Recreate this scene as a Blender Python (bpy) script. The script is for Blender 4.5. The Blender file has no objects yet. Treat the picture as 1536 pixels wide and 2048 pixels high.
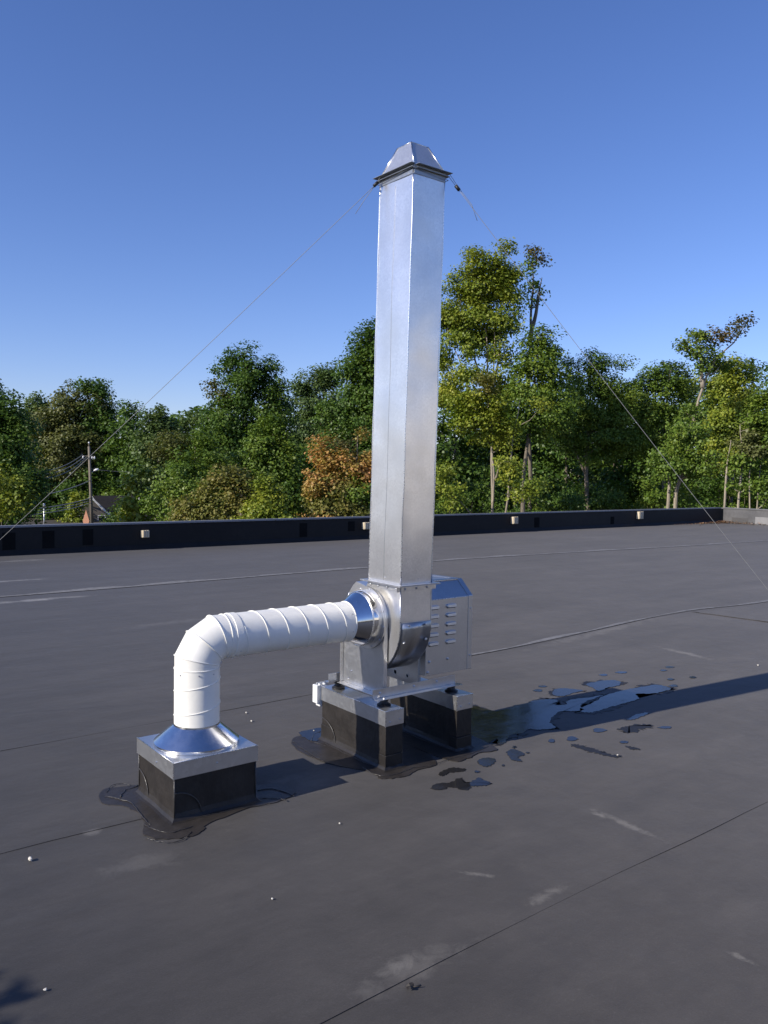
import bpy, bmesh, math, random
import numpy as np
from mathutils import Vector, Matrix

S = bpy.context.scene
COL = S.collection
PI = math.pi
rnd = random.Random(7)

# ------------------------------------------------------------------ camera
FPX, YAW, PITCH, ROLL, CAMH = 1639.1, 0.9111, -0.0491, 0.0161, 1.6
Fv = Vector((math.cos(YAW)*math.cos(PITCH), math.sin(YAW)*math.cos(PITCH), math.sin(PITCH)))
R0 = Vector((math.sin(YAW), -math.cos(YAW), 0)); U0 = R0.cross(Fv)
Rv = R0*math.cos(ROLL)+U0*math.sin(ROLL); Uv = U0*math.cos(ROLL)-R0*math.sin(ROLL)
cam_d = bpy.data.cameras.new('camera'); cam = bpy.data.objects.new('camera', cam_d); COL.objects.link(cam)
cam_d.sensor_fit = 'VERTICAL'; cam_d.sensor_height = 36; cam_d.lens = FPX/2048*36
cam_d.clip_start = 0.05; cam_d.clip_end = 6000
M = Matrix.Identity(4)
for i in range(3):
    M[i][0] = Rv[i]; M[i][1] = Uv[i]; M[i][2] = -Fv[i]
M.translation = (0, 0, CAMH)
cam.matrix_world = M
S.camera = cam
S.render.resolution_x, S.render.resolution_y = 768, 1024

# ------------------------------------------------------------------ light
SUN_EL = math.radians(28.7); SUN_AZ = math.radians(174.5)      # azimuth from +X, counter-clockwise
SUN = Vector((math.cos(SUN_EL)*math.cos(SUN_AZ), math.cos(SUN_EL)*math.sin(SUN_AZ), math.sin(SUN_EL)))
w = bpy.data.worlds.new('World'); S.world = w; w.use_nodes = True
wn = w.node_tree.nodes; wl = w.node_tree.links
sky = wn.new('ShaderNodeTexSky'); sky.sky_type = 'NISHITA'; sky.sun_disc = False
sky.sun_elevation = SUN_EL; sky.sun_rotation = PI/2-SUN_AZ
sky.altitude = 200; sky.air_density = 1.0; sky.dust_density = 0.3; sky.ozone_density = 2.2
hsv = wn.new('ShaderNodeHueSaturation'); hsv.inputs['Saturation'].default_value = 1.12
wl.new(sky.outputs[0], hsv.inputs['Color'])
tint = wn.new('ShaderNodeMix'); tint.data_type = 'RGBA'; tint.blend_type = 'MULTIPLY'; tint.inputs[0].default_value = 1
tint.inputs[7].default_value = (1.0, 1.0, 1.39, 1); wl.new(hsv.outputs[0], tint.inputs[6])
bg = wn['Background']; wl.new(tint.outputs[2], bg.inputs[0]); bg.inputs[1].default_value = 0.10
sd = bpy.data.lights.new('sun', 'SUN'); sd.energy = 4.7; sd.angle = math.radians(0.53); sd.color = (1, 0.93, 0.82)
so = bpy.data.objects.new('sun', sd); COL.objects.link(so)
so.rotation_euler = (-SUN).to_track_quat('-Z', 'Y').to_euler(); so.location = SUN*60
S.view_settings.view_transform = 'Standard'; S.view_settings.look = 'None'
S.view_settings.exposure = 0.2; S.view_settings.gamma = 1
S.render.engine = 'CYCLES'
S.cycles.use_denoising = True
S.cycles.max_bounces = 6; S.cycles.transparent_max_bounces = 6
S.cycles.sample_clamp_indirect = 4

# ------------------------------------------------------------------ helpers
def at(px, py, d):                       # point seen at a photo pixel, d metres along the view
    return Vector((0, 0, CAMH)) + (Fv + Rv*((px-768)/FPX) + Uv*((1024-py)/FPX))*d
def on(px, py, ax, v):                   # the same ray cut by an axis plane
    d = Fv + Rv*((px-768)/FPX) + Uv*((1024-py)/FPX)
    c = Vector((0, 0, CAMH)); return c + d*((v-c[ax])/d[ax])
def roofpt(px, py, z=0.0):
    return on(px, py, 2, z)

def tag(o, label=None, cat=None, group=None, kind=None):
    if label: o['label'] = label
    if cat: o['category'] = cat
    if group: o['group'] = group
    if kind: o['kind'] = kind
    return o
def thing(name, loc, label, cat, group=None):
    o = bpy.data.objects.new(name, None); COL.objects.link(o); o.location = loc
    o.empty_display_size = 0.1
    return tag(o, label, cat, group)
def root_loc(p):
    l = Vector(p.location)
    while p.parent: p = p.parent
    return l
def link(name, me, mat, parent=None):
    o = bpy.data.objects.new(name, me); COL.objects.link(o)
    if mat and not me.materials: me.materials.append(mat)
    if parent:
        o.parent = parent
        q = parent; off = Vector((0, 0, 0))
        while q: 
            if q.type == 'EMPTY': off = off - Vector(q.location)
            q = q.parent
        if parent.type == 'EMPTY': o.matrix_parent_inverse = Matrix.Translation(off)
    return o
def mesh(name, verts, faces, mat, parent=None, smooth=False):
    me = bpy.data.meshes.new(name); me.from_pydata([tuple(v) for v in verts], [], faces); me.update()
    if smooth:
        for p in me.polygons: p.use_smooth = True
    return link(name, me, mat, parent)
def from_bm(name, bm, mat, parent=None, smooth=False):
    bmesh.ops.recalc_face_normals(bm, faces=bm.faces)
    me = bpy.data.meshes.new(name); bm.to_mesh(me); bm.free()
    if smooth:
        for p in me.polygons: p.use_smooth = True
    return link(name, me, mat, parent)
def add_box(bm, x0, x1, y0, y1, z0, z1, bevel=0):
    r = bmesh.ops.create_cube(bm, size=1)
    for v in r['verts']:
        v.co = Vector(((x0+x1)/2+v.co.x*(x1-x0), (y0+y1)/2+v.co.y*(y1-y0), (z0+z1)/2+v.co.z*(z1-z0)))
    if bevel:
        es = list({e for v in r['verts'] for e in v.link_edges})
        bmesh.ops.bevel(bm, geom=es, offset=bevel, segments=2, affect='EDGES', profile=0.5)
def box(name, x0, x1, y0, y1, z0, z1, mat, parent=None, bevel=0.0):
    bm = bmesh.new(); add_box(bm, x0, x1, y0, y1, z0, z1, bevel); return from_bm(name, bm, mat, parent)
def tube_data(pts, rad, n=8, cap=True):
    pts = [Vector(p) for p in pts]; V = []; Fc = []
    rads = rad if isinstance(rad, (list, tuple)) else [rad]*len(pts)
    up = Vector((0, 0, 1)); prev = None
    for i, p in enumerate(pts):
        t = (pts[min(i+1, len(pts)-1)]-pts[max(i-1, 0)])
        t = t.normalized() if t.length > 1e-9 else Vector((0, 0, 1))
        if prev is None: a = t.cross(up) if abs(t.z) < 0.95 else t.cross(Vector((1, 0, 0)))
        else: a = prev - t*prev.dot(t)
        a.normalize(); prev = a; b = t.cross(a)
        for k in range(n):
            th = 2*PI*k/n; V.append(p+(a*math.cos(th)+b*math.sin(th))*rads[i])
    for i in range(len(pts)-1):
        for k in range(n):
            Fc.append((i*n+k, i*n+(k+1) % n, (i+1)*n+(k+1) % n, (i+1)*n+k))
    if cap:
        Fc.append(tuple(range(n))[::-1]); Fc.append(tuple((len(pts)-1)*n+k for k in range(n)))
    return V, Fc
def tube(name, pts, rad, mat, parent=None, n=8, cap=True):
    V, Fc = tube_data(pts, rad, n, cap); o = mesh(name, V, Fc, mat, parent, True)
    return o
def multi_tube(name, items, mat, parent=None, n=6):
    V = []; Fc = []
    for pts, rad in items:
        v, f = tube_data(pts, rad, n); b = len(V); V += v; Fc += [tuple(i+b for i in q) for q in f]
    return mesh(name, V, Fc, mat, parent, True)
def rings(name, rr, mat, parent=None, close0=False, close1=False, smooth=True):
    n = len(rr[0]); V = [p for r in rr for p in r]; Fc = []
    for i in range(len(rr)-1):
        for k in range(n):
            Fc.append((i*n+k, i*n+(k+1) % n, (i+1)*n+(k+1) % n, (i+1)*n+k))
    if close0: Fc.append(tuple(range(n))[::-1])
    if close1: Fc.append(tuple((len(rr)-1)*n+k for k in range(n)))
    return mesh(name, V, Fc, mat, parent, smooth)
def ringz(cx, cy, z, r, n=56): return [Vector((cx+r*math.cos(2*PI*k/n), cy+r*math.sin(2*PI*k/n), z)) for k in range(n)]
def ringx(x, cy, cz, r, n=56): return [Vector((x, cy+r*math.cos(2*PI*k/n), cz+r*math.sin(2*PI*k/n))) for k in range(n)]
def prism_x(name, prof, x0, x1, mat, parent=None, bevel=0, smooth=False):   # (y,z) profile pushed along x
    n = len(prof); bm = bmesh.new()
    a = [bm.verts.new((x0, y, z)) for y, z in prof]; b = [bm.verts.new((x1, y, z)) for y, z in prof]
    bm.faces.new(a); bm.faces.new(b[::-1])
    for k in range(n): bm.faces.new((a[k], a[(k+1) % n], b[(k+1) % n], b[k]))
    if bevel: bmesh.ops.bevel(bm, geom=list(bm.edges), offset=bevel, segments=1, affect='EDGES')
    return from_bm(name, bm, mat, parent, smooth)
_bolt = {}
def bolt(parent, pos, nrm, r=0.006, mat=None, name='bolt'):
    key = (round(r, 4), mat.name)
    if key not in _bolt:
        V = []; Fc = []
        for rr, h in ((1.35, 0), (1.35, 0.25), (0.9, 0.26), (0.85, 0.85), (0.55, 1.0)):
            V += [(r*rr*math.cos(k*PI/3), r*rr*math.sin(k*PI/3), r*h) for k in range(6)]
        for i in range(4):
            for k in range(6): Fc.append((i*6+k, i*6+(k+1) % 6, i*6+6+(k+1) % 6, i*6+6+k))
        Fc.append(tuple(range(24, 30)))
        me = bpy.data.meshes.new('bolt'); me.from_pydata(V, [], Fc); me.materials.append(mat); _bolt[key] = me
    o = link(name, _bolt[key], mat, parent)
    o.rotation_euler = Vector(nrm).to_track_quat('Z', 'Y').to_euler(); o.location = pos
    return o

# ------------------------------------------------------------------ materials
class NT:
    def __init__(s, name):
        s.m = bpy.data.materials.new(name); s.m.use_nodes = True
        s.t = s.m.node_tree; s.n = s.t.nodes; s.p = s.n['Principled BSDF']; s.out = s.n['Material Output']
        s.tc = s.n.new('ShaderNodeTexCoord')
    def L(s, a, b): s.t.links.new(a, b)
    def val(s, sock, v):
        if hasattr(v, 'is_linked') or isinstance(v, bpy.types.NodeSocket): s.L(v, sock)
        else: sock.default_value = v
    def noise(s, scale, detail=4, rough=0.55, vec=None, stretch=None, dist=0, out='Fac'):
        n = s.n.new('ShaderNodeTexNoise'); n.inputs['Scale'].default_value = scale
        n.inputs['Detail'].default_value = detail; n.inputs['Roughness'].default_value = rough
        n.inputs['Distortion'].default_value = dist
        v = vec or s.tc.outputs['Object']
        if stretch:
            mp = s.n.new('ShaderNodeMapping'); mp.inputs['Scale'].default_value = stretch; s.L(v, mp.inputs[0]); v = mp.outputs[0]
        s.L(v, n.inputs['Vector']); return n.outputs[out]
    def voronoi(s, scale, out='Color', feature='F1'):
        n = s.n.new('ShaderNodeTexVoronoi'); n.inputs['Scale'].default_value = scale; n.feature = feature
        s.L(s.tc.outputs['Object'], n.inputs['Vector']); return n.outputs[out]
    def ramp(s, fac, stops):
        r = s.n.new('ShaderNodeValToRGB'); e = r.color_ramp.elements
        while len(e) < len(stops): e.new(0.5)
        for i, (p, c) in enumerate(stops):
            e[i].position = p; e[i].color = (c, c, c, 1) if isinstance(c, (int, float)) else (*c, 1)
        s.L(fac, r.inputs[0]); return r.outputs[0]
    def math(s, op, a, b=0.5, clamp=False):
        n = s.n.new('ShaderNodeMath'); n.operation = op; n.use_clamp = clamp
        s.val(n.inputs[0], a); s.val(n.inputs[1], b); return n.outputs[0]
    def mix(s, f, a, b, mode='MIX'):
        n = s.n.new('ShaderNodeMix'); n.data_type = 'RGBA'; n.blend_type = mode
        s.val(n.inputs[0], f)
        for sock, v in ((n.inputs[6], a), (n.inputs[7], b)):
            if isinstance(v, tuple) and len(v) == 3: v = (*v, 1)
            s.val(sock, v)
        return n.outputs[2]
    def bump(s, h, strength=0.2, dist=0.01):
        b = s.n.new('ShaderNodeBump'); b.inputs['Strength'].default_value = strength; b.inputs['Distance'].default_value = dist
        s.L(h, b.inputs['Height']); s.L(b.outputs[0], s.p.inputs['Normal'])
    def set(s, **k):
        nm = dict(color='Base Color', rough='Roughness', metal='Metallic', spec='Specular IOR Level', ior='IOR', coat='Coat Weight', coat_r='Coat Roughness')
        for a, v in k.items():
            if isinstance(v, tuple) and len(v) == 3: v = (*v, 1)
            s.val(s.p.inputs[nm[a]], v)
        return s.m

def plain(name, c, rough=0.6, metal=0.0, var=0.15, scale=30, spec=0.5, bump=0.0):
    t = NT(name); f = t.noise(scale, 5)
    col = t.mix(f, tuple(x*(1-var) for x in c), tuple(min(1, x*(1+var)) for x in c))
    if bump: t.bump(f, bump, 0.004)
    return t.set(color=col, rough=rough, metal=metal, spec=spec)

def galv(name, c=(0.77, 0.755, 0.735), rough=0.34, spangle=60, wav=0.25, metal=1.0, spread=0.10, streak=0.0):
    t = NT(name)
    v = t.voronoi(spangle); cell = t.ramp(v, [(0, 0.0), (1, 1.0)])
    blot = t.noise(5, 5); fine = t.noise(220, 2)
    a = t.mix(cell, tuple(x*0.90 for x in c), tuple(min(1, x*1.06) for x in c))
    b = t.mix(t.ramp(blot, [(0.35, 0), (0.75, 1)]), a, tuple(x*0.84 for x in c))
    if streak:
        st = t.noise(9, 5, 0.6, stretch=(1, 1, 0.06))
        b = t.mix(t.math('MULTIPLY', t.ramp(st, [(0.5, 0), (0.8, 1)]), streak), b, tuple(x*0.7 for x in c))
    r = t.math('ADD', t.math('MULTIPLY', cell, spread), t.math('ADD', t.math('MULTIPLY', blot, spread), rough-spread))
    h = t.noise(2.6, 2)
    t.bump(h, wav, 0.02)
    return t.set(color=b, rough=r, metal=metal)

def epdm(name, c0, c1, rough=0.62, stains=(), spec=0.2, sheen=0.075):
    t = NT(name); P = t.tc.outputs['Object']
    big = t.noise(0.55, 6, 0.6); st = t.noise(1.6, 6, 0.65, stretch=(0.28, 1.3, 1)); mid = t.noise(7, 5, 0.65); fine = t.noise(160, 3, 0.7)
    f = t.math('ADD', t.math('MULTIPLY', big, 0.35), t.math('ADD', t.math('MULTIPLY', st, 0.45), t.math('MULTIPLY', mid, 0.2)))
    f = t.ramp(f, [(0.38, 0), (0.62, 1)])
    col = t.mix(f, c0, c1)
    # pale chalky dust where foot traffic and dried water left it
    dust = t.ramp(t.noise(2.3, 8, 0.72, dist=0.6), [(0.58, 0), (0.80, 1)])
    col = t.mix(t.math('MULTIPLY', dust, 0.22), col, (0.12, 0.112, 0.105))
    speck = t.ramp(t.noise(90, 4, 0.7), [(0.58, 0), (0.75, 1)])
    col = t.mix(t.math('MULTIPLY', speck, 0.22), col, (0.16, 0.155, 0.15))
    col = t.mix(t.math('MULTIPLY', t.ramp(fine, [(0.35, 0), (0.65, 1)]), 0.30), col, tuple(x*0.55 for x in c0))
    blot = t.ramp(t.noise(3.1, 7, 0.7, dist=0.4), [(0.42, 0), (0.66, 1)])
    col = t.mix(t.math('MULTIPLY', blot, 0.35), col, tuple(x*0.72 for x in c0))
    for (cx, cy, lx, ly, ang, amt, sc) in stains:
        mp = t.n.new('ShaderNodeMapping'); mp.vector_type = 'TEXTURE'
        mp.inputs['Location'].default_value = (cx, cy, 0); mp.inputs['Rotation'].default_value = (0, 0, ang); mp.inputs['Scale'].default_value = (lx, ly, 1)
        t.L(P, mp.inputs[0])
        vm = t.n.new('ShaderNodeVectorMath'); vm.operation = 'MULTIPLY'; vm.inputs[1].default_value = (1, 1, 0); t.L(mp.outputs[0], vm.inputs[0])
        ln = t.n.new('ShaderNodeVectorMath'); ln.operation = 'LENGTH'; t.L(vm.outputs[0], ln.inputs[0])
        e = t.math('SUBTRACT', 1.0, ln.outputs['Value'], True)
        n = t.noise(sc*1.6, 8, 0.75, dist=0.5)
        k = t.ramp(t.math('ADD', t.math('MULTIPLY', e, 0.8), t.math('MULTIPLY', t.math('SUBTRACT', n, 0.5), 1.9)), [(0.30, 0), (0.75, 1)])
        k = t.math('MULTIPLY', k, t.ramp(e, [(0.0, 0), (0.4, 1)]))
        col = t.mix(t.math('MULTIPLY', k, abs(amt)), col, (0.25, 0.235, 0.215) if amt > 0 else (0.025, 0.024, 0.026))
    rr = t.math('ADD', rough-0.1, t.math('MULTIPLY', mid, 0.2))
    t.bump(t.math('ADD', t.math('MULTIPLY', fine, 0.25), t.math('ADD', mid, t.math('ADD', t.math('MULTIPLY', big, 6.0), t.math('MULTIPLY', t.noise(2.2, 3, 0.5, stretch=(0.5, 1.6, 1)), 3.0)))), 0.35, 0.008)
    t.p.inputs['Diffuse Roughness'].default_value = 1.0
    t.p.inputs['Sheen Weight'].default_value = sheen; t.p.inputs['Sheen Roughness'].default_value = 0.6
    return t.set(color=col, rough=rr, spec=spec)

def stain_px(px, py, lx, ly, ang, amt, sc=9):
    g = roofpt(px, py); return (g.x, g.y, lx, ly, math.radians(ang), amt, sc)
def stain_ln(a, b, wd, amt, sc=9):
    p, q = roofpt(*a), roofpt(*b); d = q-p; c = (p+q)/2
    return (c.x, c.y, d.length/2, wd, math.atan2(d.y, d.x), amt, sc)
STAINS = [
    stain_ln((600, 2048), (1010, 1850), 0.10, 0.16, 7), stain_ln((680, 1990), (900, 1880), 0.06, 0.22, 10), stain_ln((1020, 1830), (1160, 1755), 0.05, 0.22, 12),
    stain_ln((1140, 1600), (1370, 1700), 0.05, 0.26, 13), stain_ln((1170, 1620), (1230, 1640), 0.035, 0.30, 18), stain_ln((890, 1740), (1020, 1757), 0.028, 0.30, 16),
    stain_ln((1430, 1890), (1536, 1940), 0.03, 0.30, 14), stain_ln((150, 1675), (215, 1655), 0.06, 0.30, 6), stain_ln((130, 1760), (420, 1700), 0.14, 0.14, 5),
    stain_px(70, 1200, 1.0, 0.16, 0, 0.85, 2.2), stain_px(20, 1162, 1.1, 0.14, 0, 0.7, 2.2), stain_px(30, 1122, 1.3, 0.2, 0, 0.4, 2), stain_px(160, 1180, 1.3, 0.2, 0, 0.22, 3),
    stain_px(1330, 1047, 4.0, 0.35, 0, 0.6, 1.3), stain_ln((950, 1325), (1390, 1218), 0.14, 0.16, 5), stain_ln((1000, 1390), (1210, 1420), 0.2, 0.10, 5),
    stain_ln((1280, 1285), (1470, 1330), 0.10, 0.25, 8), stain_px(340, 1245, 1.1, 0.16, 5, 0.14, 4), stain_px(1030, 1580, 0.3, 0.12, 10, -0.25, 5),
    stain_px(640, 1560, 0.5, 0.2, 10, 0.12, 5), stain_px(520, 1700, 0.5, 0.2, -10, -0.25, 4), stain_px(560, 1560, 0.2, 0.08, 0, 0.2, 6),
    stain_px(1100, 1900, 0.5, 0.22, 20, -0.2, 4), stain_px(250, 1850, 0.5, 0.2, 30, -0.2, 4), stain_px(600, 1300, 1.2, 0.3, 10, -0.2, 3),
]
MT = {}
MT['roof'] = epdm('roof_membrane', (0.036, 0.0325, 0.0308), (0.063, 0.057, 0.0535), 0.62, STAINS)
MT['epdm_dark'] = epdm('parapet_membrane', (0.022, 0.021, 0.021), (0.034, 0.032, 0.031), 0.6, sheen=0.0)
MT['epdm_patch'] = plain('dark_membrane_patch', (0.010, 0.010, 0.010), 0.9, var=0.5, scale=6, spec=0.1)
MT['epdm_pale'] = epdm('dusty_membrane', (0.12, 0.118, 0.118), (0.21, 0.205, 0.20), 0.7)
def flash_mat(name, c, rough):
    t = NT(name); n = t.noise(14, 6, 0.65); m = t.noise(4, 4, 0.6)
    col = t.mix(t.ramp(n, [(0.3, 0), (0.75, 1)]), c, tuple(x*1.9 for x in c))
    t.bump(t.math('ADD', n, t.math('MULTIPLY', m, 2.0)), 0.30, 0.012)
    return t.set(color=col, rough=t.math('ADD', rough-0.12, t.math('MULTIPLY', m, 0.3)), spec=0.35)
MT['flash'] = flash_mat('flashing_rubber', (0.019, 0.0165, 0.0145), 0.42)
MT['flash_wet'] = flash_mat('flashing_skirt_rubber', (0.026, 0.0225, 0.020), 0.46)
MT['sealant'] = plain('black_lap_sealant', (0.045, 0.041, 0.038), 0.32, var=0.4, scale=60, bump=0.6)
MT['galv'] = galv('galvanized_steel', rough=0.36, spangle=70, wav=0.12, metal=0.86)
MT['stack'] = galv('stack_sheet_steel', (0.86, 0.845, 0.815), rough=0.30, spangle=110, wav=0.28, spread=0.03, streak=0.25, metal=0.85)
MT['cap'] = galv('cap_sheet_steel', (0.68, 0.675, 0.66), rough=0.34, spangle=55, wav=0.12, spread=0.10, metal=0.88)
MT['cone'] = galv('bright_cone_steel', (0.76, 0.765, 0.77), rough=0.20, spangle=40, wav=0.10, spread=0.05)
MT['reducer'] = galv('polished_reducer_steel', (0.82, 0.82, 0.82), rough=0.10, spangle=30, wav=0.06, spread=0.03)
MT['cover'] = galv('motor_cover_steel', (0.60, 0.60, 0.60), rough=0.42, spangle=150, wav=0.05, spread=0.04)
MT['steel_edge'] = galv('bright_sheet_edge', (0.85, 0.845, 0.83), rough=0.28, spangle=200, wav=0.02, spread=0.04)
MT['dark_steel'] = galv('dull_flange_steel', (0.36, 0.38, 0.40), rough=0.45, spangle=80, wav=0.05)
MT['bolt'] = plain('zinc_bolt', (0.62, 0.63, 0.65), 0.28, 1.0)
def white_paint():
    t = NT('white_duct_paint'); n = t.noise(9, 6, 0.65); g = t.noise(2.5, 5, 0.6)
    col = t.mix(t.ramp(n, [(0.45, 0), (0.8, 1)]), (0.88, 0.855, 0.775), (0.78, 0.755, 0.68))
    sc = t.ramp(t.noise(26, 4, 0.6, dist=0.8), [(0.72, 0), (0.80, 1)])
    col = t.mix(t.math('MULTIPLY', sc, 0.25), col, (0.42, 0.40, 0.36))
    t.bump(t.math('ADD', g, t.math('MULTIPLY', n, 0.2)), 0.12, 0.012)
    return t.set(color=col, rough=0.38, spec=0.5)
MT['white'] = white_paint()
MT['plastic'] = plain('white_plastic', (0.74, 0.74, 0.73), 0.45, var=0.05)
MT['beige'] = plain('beige_fitting', (0.62, 0.52, 0.36), 0.6, var=0.2, scale=25)
MT['rubber'] = plain('black_rubber', (0.015, 0.015, 0.016), 0.5, var=0.3)
MT['wire'] = plain('galvanized_cable', (0.24, 0.24, 0.235), 0.6, 0.0, var=0.2)
MT['hole'] = plain('dark_opening', (0.008, 0.008, 0.008), 0.9)
def water_mat():
    t = NT('shallow_water'); n = t.noise(9, 5, 0.6); m = t.noise(3.5, 6, 0.7, stretch=(0.6, 1.6, 1))
    t.bump(n, 0.08, 0.01)
    return t.set(color=t.mix(t.ramp(m, [(0.4, 0), (0.7, 1)]), (0.018, 0.018, 0.019), (0.034, 0.032, 0.031)), rough=t.ramp(m, [(0.35, 0.05), (0.62, 0.14), (0.75, 0.38)]), ior=1.33, spec=0.5)
MT['water'] = water_mat()
MT['damp'] = plain('damp_membrane', (0.026, 0.024, 0.023), 0.5, var=0.4, scale=9, spec=0.3)
MT['stone'] = plain('pale_stone', (0.62, 0.58, 0.50), 0.8, var=0.25, scale=60)
MT['debris'] = plain('dark_debris', (0.03, 0.025, 0.02), 0.7, var=0.4, scale=80)
MT['wood_pole'] = plain('weathered_pole_wood', (0.19, 0.16, 0.12), 0.85, var=0.3, scale=6)
MT['black_cable'] = plain('grey_power_cable', (0.26, 0.26, 0.25), 0.6)
MT['house_roof'] = plain('brown_shingle', (0.062, 0.052, 0.045), 0.9, var=0.3, scale=3)
MT['house_wall'] = plain('dark_siding', (0.15, 0.13, 0.11), 0.8, var=0.1, scale=2)
MT['house_trim'] = plain('white_trim', (0.78, 0.77, 0.74), 0.6, var=0.05)
MT['glass'] = plain('dark_window_glass', (0.02, 0.025, 0.03), 0.08)
MT['sign'] = plain('orange_sign_panel', (0.62, 0.30, 0.18), 0.55, var=0.1, scale=4)
def ground_mat():
    t = NT('ground_grass'); a = t.noise(0.05, 6); b = t.noise(1.2, 5)
    col = t.mix(t.ramp(a, [(0.4, 0), (0.6, 1)]), (0.20, 0.19, 0.13), (0.36, 0.33, 0.27))
    col = t.mix(t.math('MULTIPLY', b, 0.4), col, (0.07, 0.09, 0.03))
    return t.set(color=col, rough=0.95, spec=0.1)
MT['ground'] = ground_mat()
def bark(name, c):
    t = NT(name); n = t.noise(5, 6, 0.7, stretch=(3, 3, 0.5))
    col = t.mix(t.ramp(n, [(0.3, 0), (0.7, 1)]), tuple(x*0.55 for x in c), tuple(x*1.25 for x in c))
    t.bump(n, 0.6, 0.05)
    return t.set(color=col, rough=0.9, spec=0.15)
MT['bark'] = bark('grey_brown_bark', (0.20, 0.17, 0.13))
MT['bark_pale'] = bark('pale_bark', (0.34, 0.29, 0.22))
def leaf(name, stops, transl=0.32, gloss=0.35):
    t = NT(name)
    geo = t.n.new('ShaderNodeNewGeometry')
    n = t.noise(0.55, 3, 0.6)
    f = t.math('ADD', t.math('MULTIPLY', geo.outputs['Random Per Island'], 0.45), t.math('MULTIPLY', t.ramp(n, [(0.3, 0), (0.7, 1)]), 0.55))
    col = t.ramp(f, stops)
    t.set(color=col, rough=0.48, spec=gloss)
    tr = t.n.new('ShaderNodeBsdfTranslucent')
    c2 = t.mix(1.0, col, (1.0, 1.05, 0.55), 'MULTIPLY'); t.L(c2, tr.inputs[0])
    mx = t.n.new('ShaderNodeMixShader'); mx.inputs[0].default_value = transl
    t.L(t.p.outputs[0], mx.inputs[1]); t.L(tr.outputs[0], mx.inputs[2]); t.L(mx.outputs[0], t.out.inputs[0])
    return t.m
LEAF = {
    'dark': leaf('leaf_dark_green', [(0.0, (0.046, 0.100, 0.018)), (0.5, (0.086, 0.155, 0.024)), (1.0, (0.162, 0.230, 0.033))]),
    'mid': leaf('leaf_mid_green', [(0.0, (0.073, 0.132, 0.021)), (0.5, (0.133, 0.210, 0.028)), (1.0, (0.246, 0.300, 0.042))]),
    'lime': leaf('leaf_yellow_green', [(0.0, (0.106, 0.175, 0.024)), (0.5, (0.225, 0.279, 0.033)), (1.0, (0.407, 0.400, 0.051))]),
    'olive': leaf('leaf_olive_grey', [(0.0, (0.086, 0.100, 0.028)), (0.5, (0.139, 0.155, 0.044)), (1.0, (0.214, 0.210, 0.065))]),
    'gold': leaf('leaf_golden', [(0.0, (0.111, 0.139, 0.027)), (0.5, (0.200, 0.199, 0.043)), (1.0, (0.372, 0.283, 0.092))]),
    'orange': leaf('leaf_orange', [(0.0, (0.15, 0.175, 0.036)), (0.35, (0.34, 0.27, 0.060)), (0.7, (0.54, 0.32, 0.105)), (1.0, (0.60, 0.27, 0.125))]),
    'rust': leaf('leaf_rust_tips', [(0.0, (0.079, 0.106, 0.028)), (0.5, (0.140, 0.130, 0.039)), (1.0, (0.220, 0.136, 0.059))]),
    'blue': leaf('leaf_blue_green', [(0.0, (0.063, 0.112, 0.033)), (0.5, (0.112, 0.169, 0.047)), (1.0, (0.192, 0.249, 0.071))]),
}

# ------------------------------------------------------------------ the setting
ground = mesh('ground', [(-2500, -2500, -5), (2500, -2500, -5), (2500, 2500, -5), (-2500, 2500, -5)], [(0, 1, 2, 3)], MT['ground']); ground['kind'] = 'structure'
RX0, RX1, RY0, RY1 = -6.0, 27.22, -7.5, 15.62
ff = mesh('forest_floor', [(-40, 22, -4.99), (500, 22, -4.99), (500, 500, -4.99), (-40, 500, -4.99)], [(0, 1, 2, 3)], plain('leaf_litter_floor', (0.045, 0.036, 0.022), 0.95, var=0.4, scale=0.8)); ff['kind'] = 'structure'
roof = box('roof', RX0-0.28, RX1+0.28, RY0-0.28, RY1+0.28, -5.02, -0.02, MT['roof']); roof['kind'] = 'structure'

def interp(pl, x):
    if x <= pl[0][0]: return pl[0][1]
    for (a, b), (c, d) in zip(pl, pl[1:]):
        if x <= c:
            u = (x-a)/(c-a); u = u*u*(3-2*u); return b+(d-b)*u
    return pl[-1][1]
SEAMS = [[(0, -4.6)], [(0, -1.3)], [(-6, 1.86), (1.28, 1.914), (2.3, 1.945), (4.0, 1.969), (27, 2.1)],
         [(-6, 3.60), (0.8, 3.573), (1.4, 3.553), (27, 3.5)],
         [(-6, 4.85), (3.25, 4.881), (5.0, 5.14), (8.8, 5.42), (10.3, 5.26), (27, 5.1)],
         [(-6, 10.6), (2.4, 10.66), (8.1, 10.84), (9.8, 11.05), (20.3, 10.45), (27, 10.3)]]
edges = [[(0, RY0)]] + SEAMS + [[(0, RY1)]]
xs = [RX0 + i*0.25 for i in range(int((RX1-RX0)/0.25)+1)] + [RX1]
r2 = random.Random(3)
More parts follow.
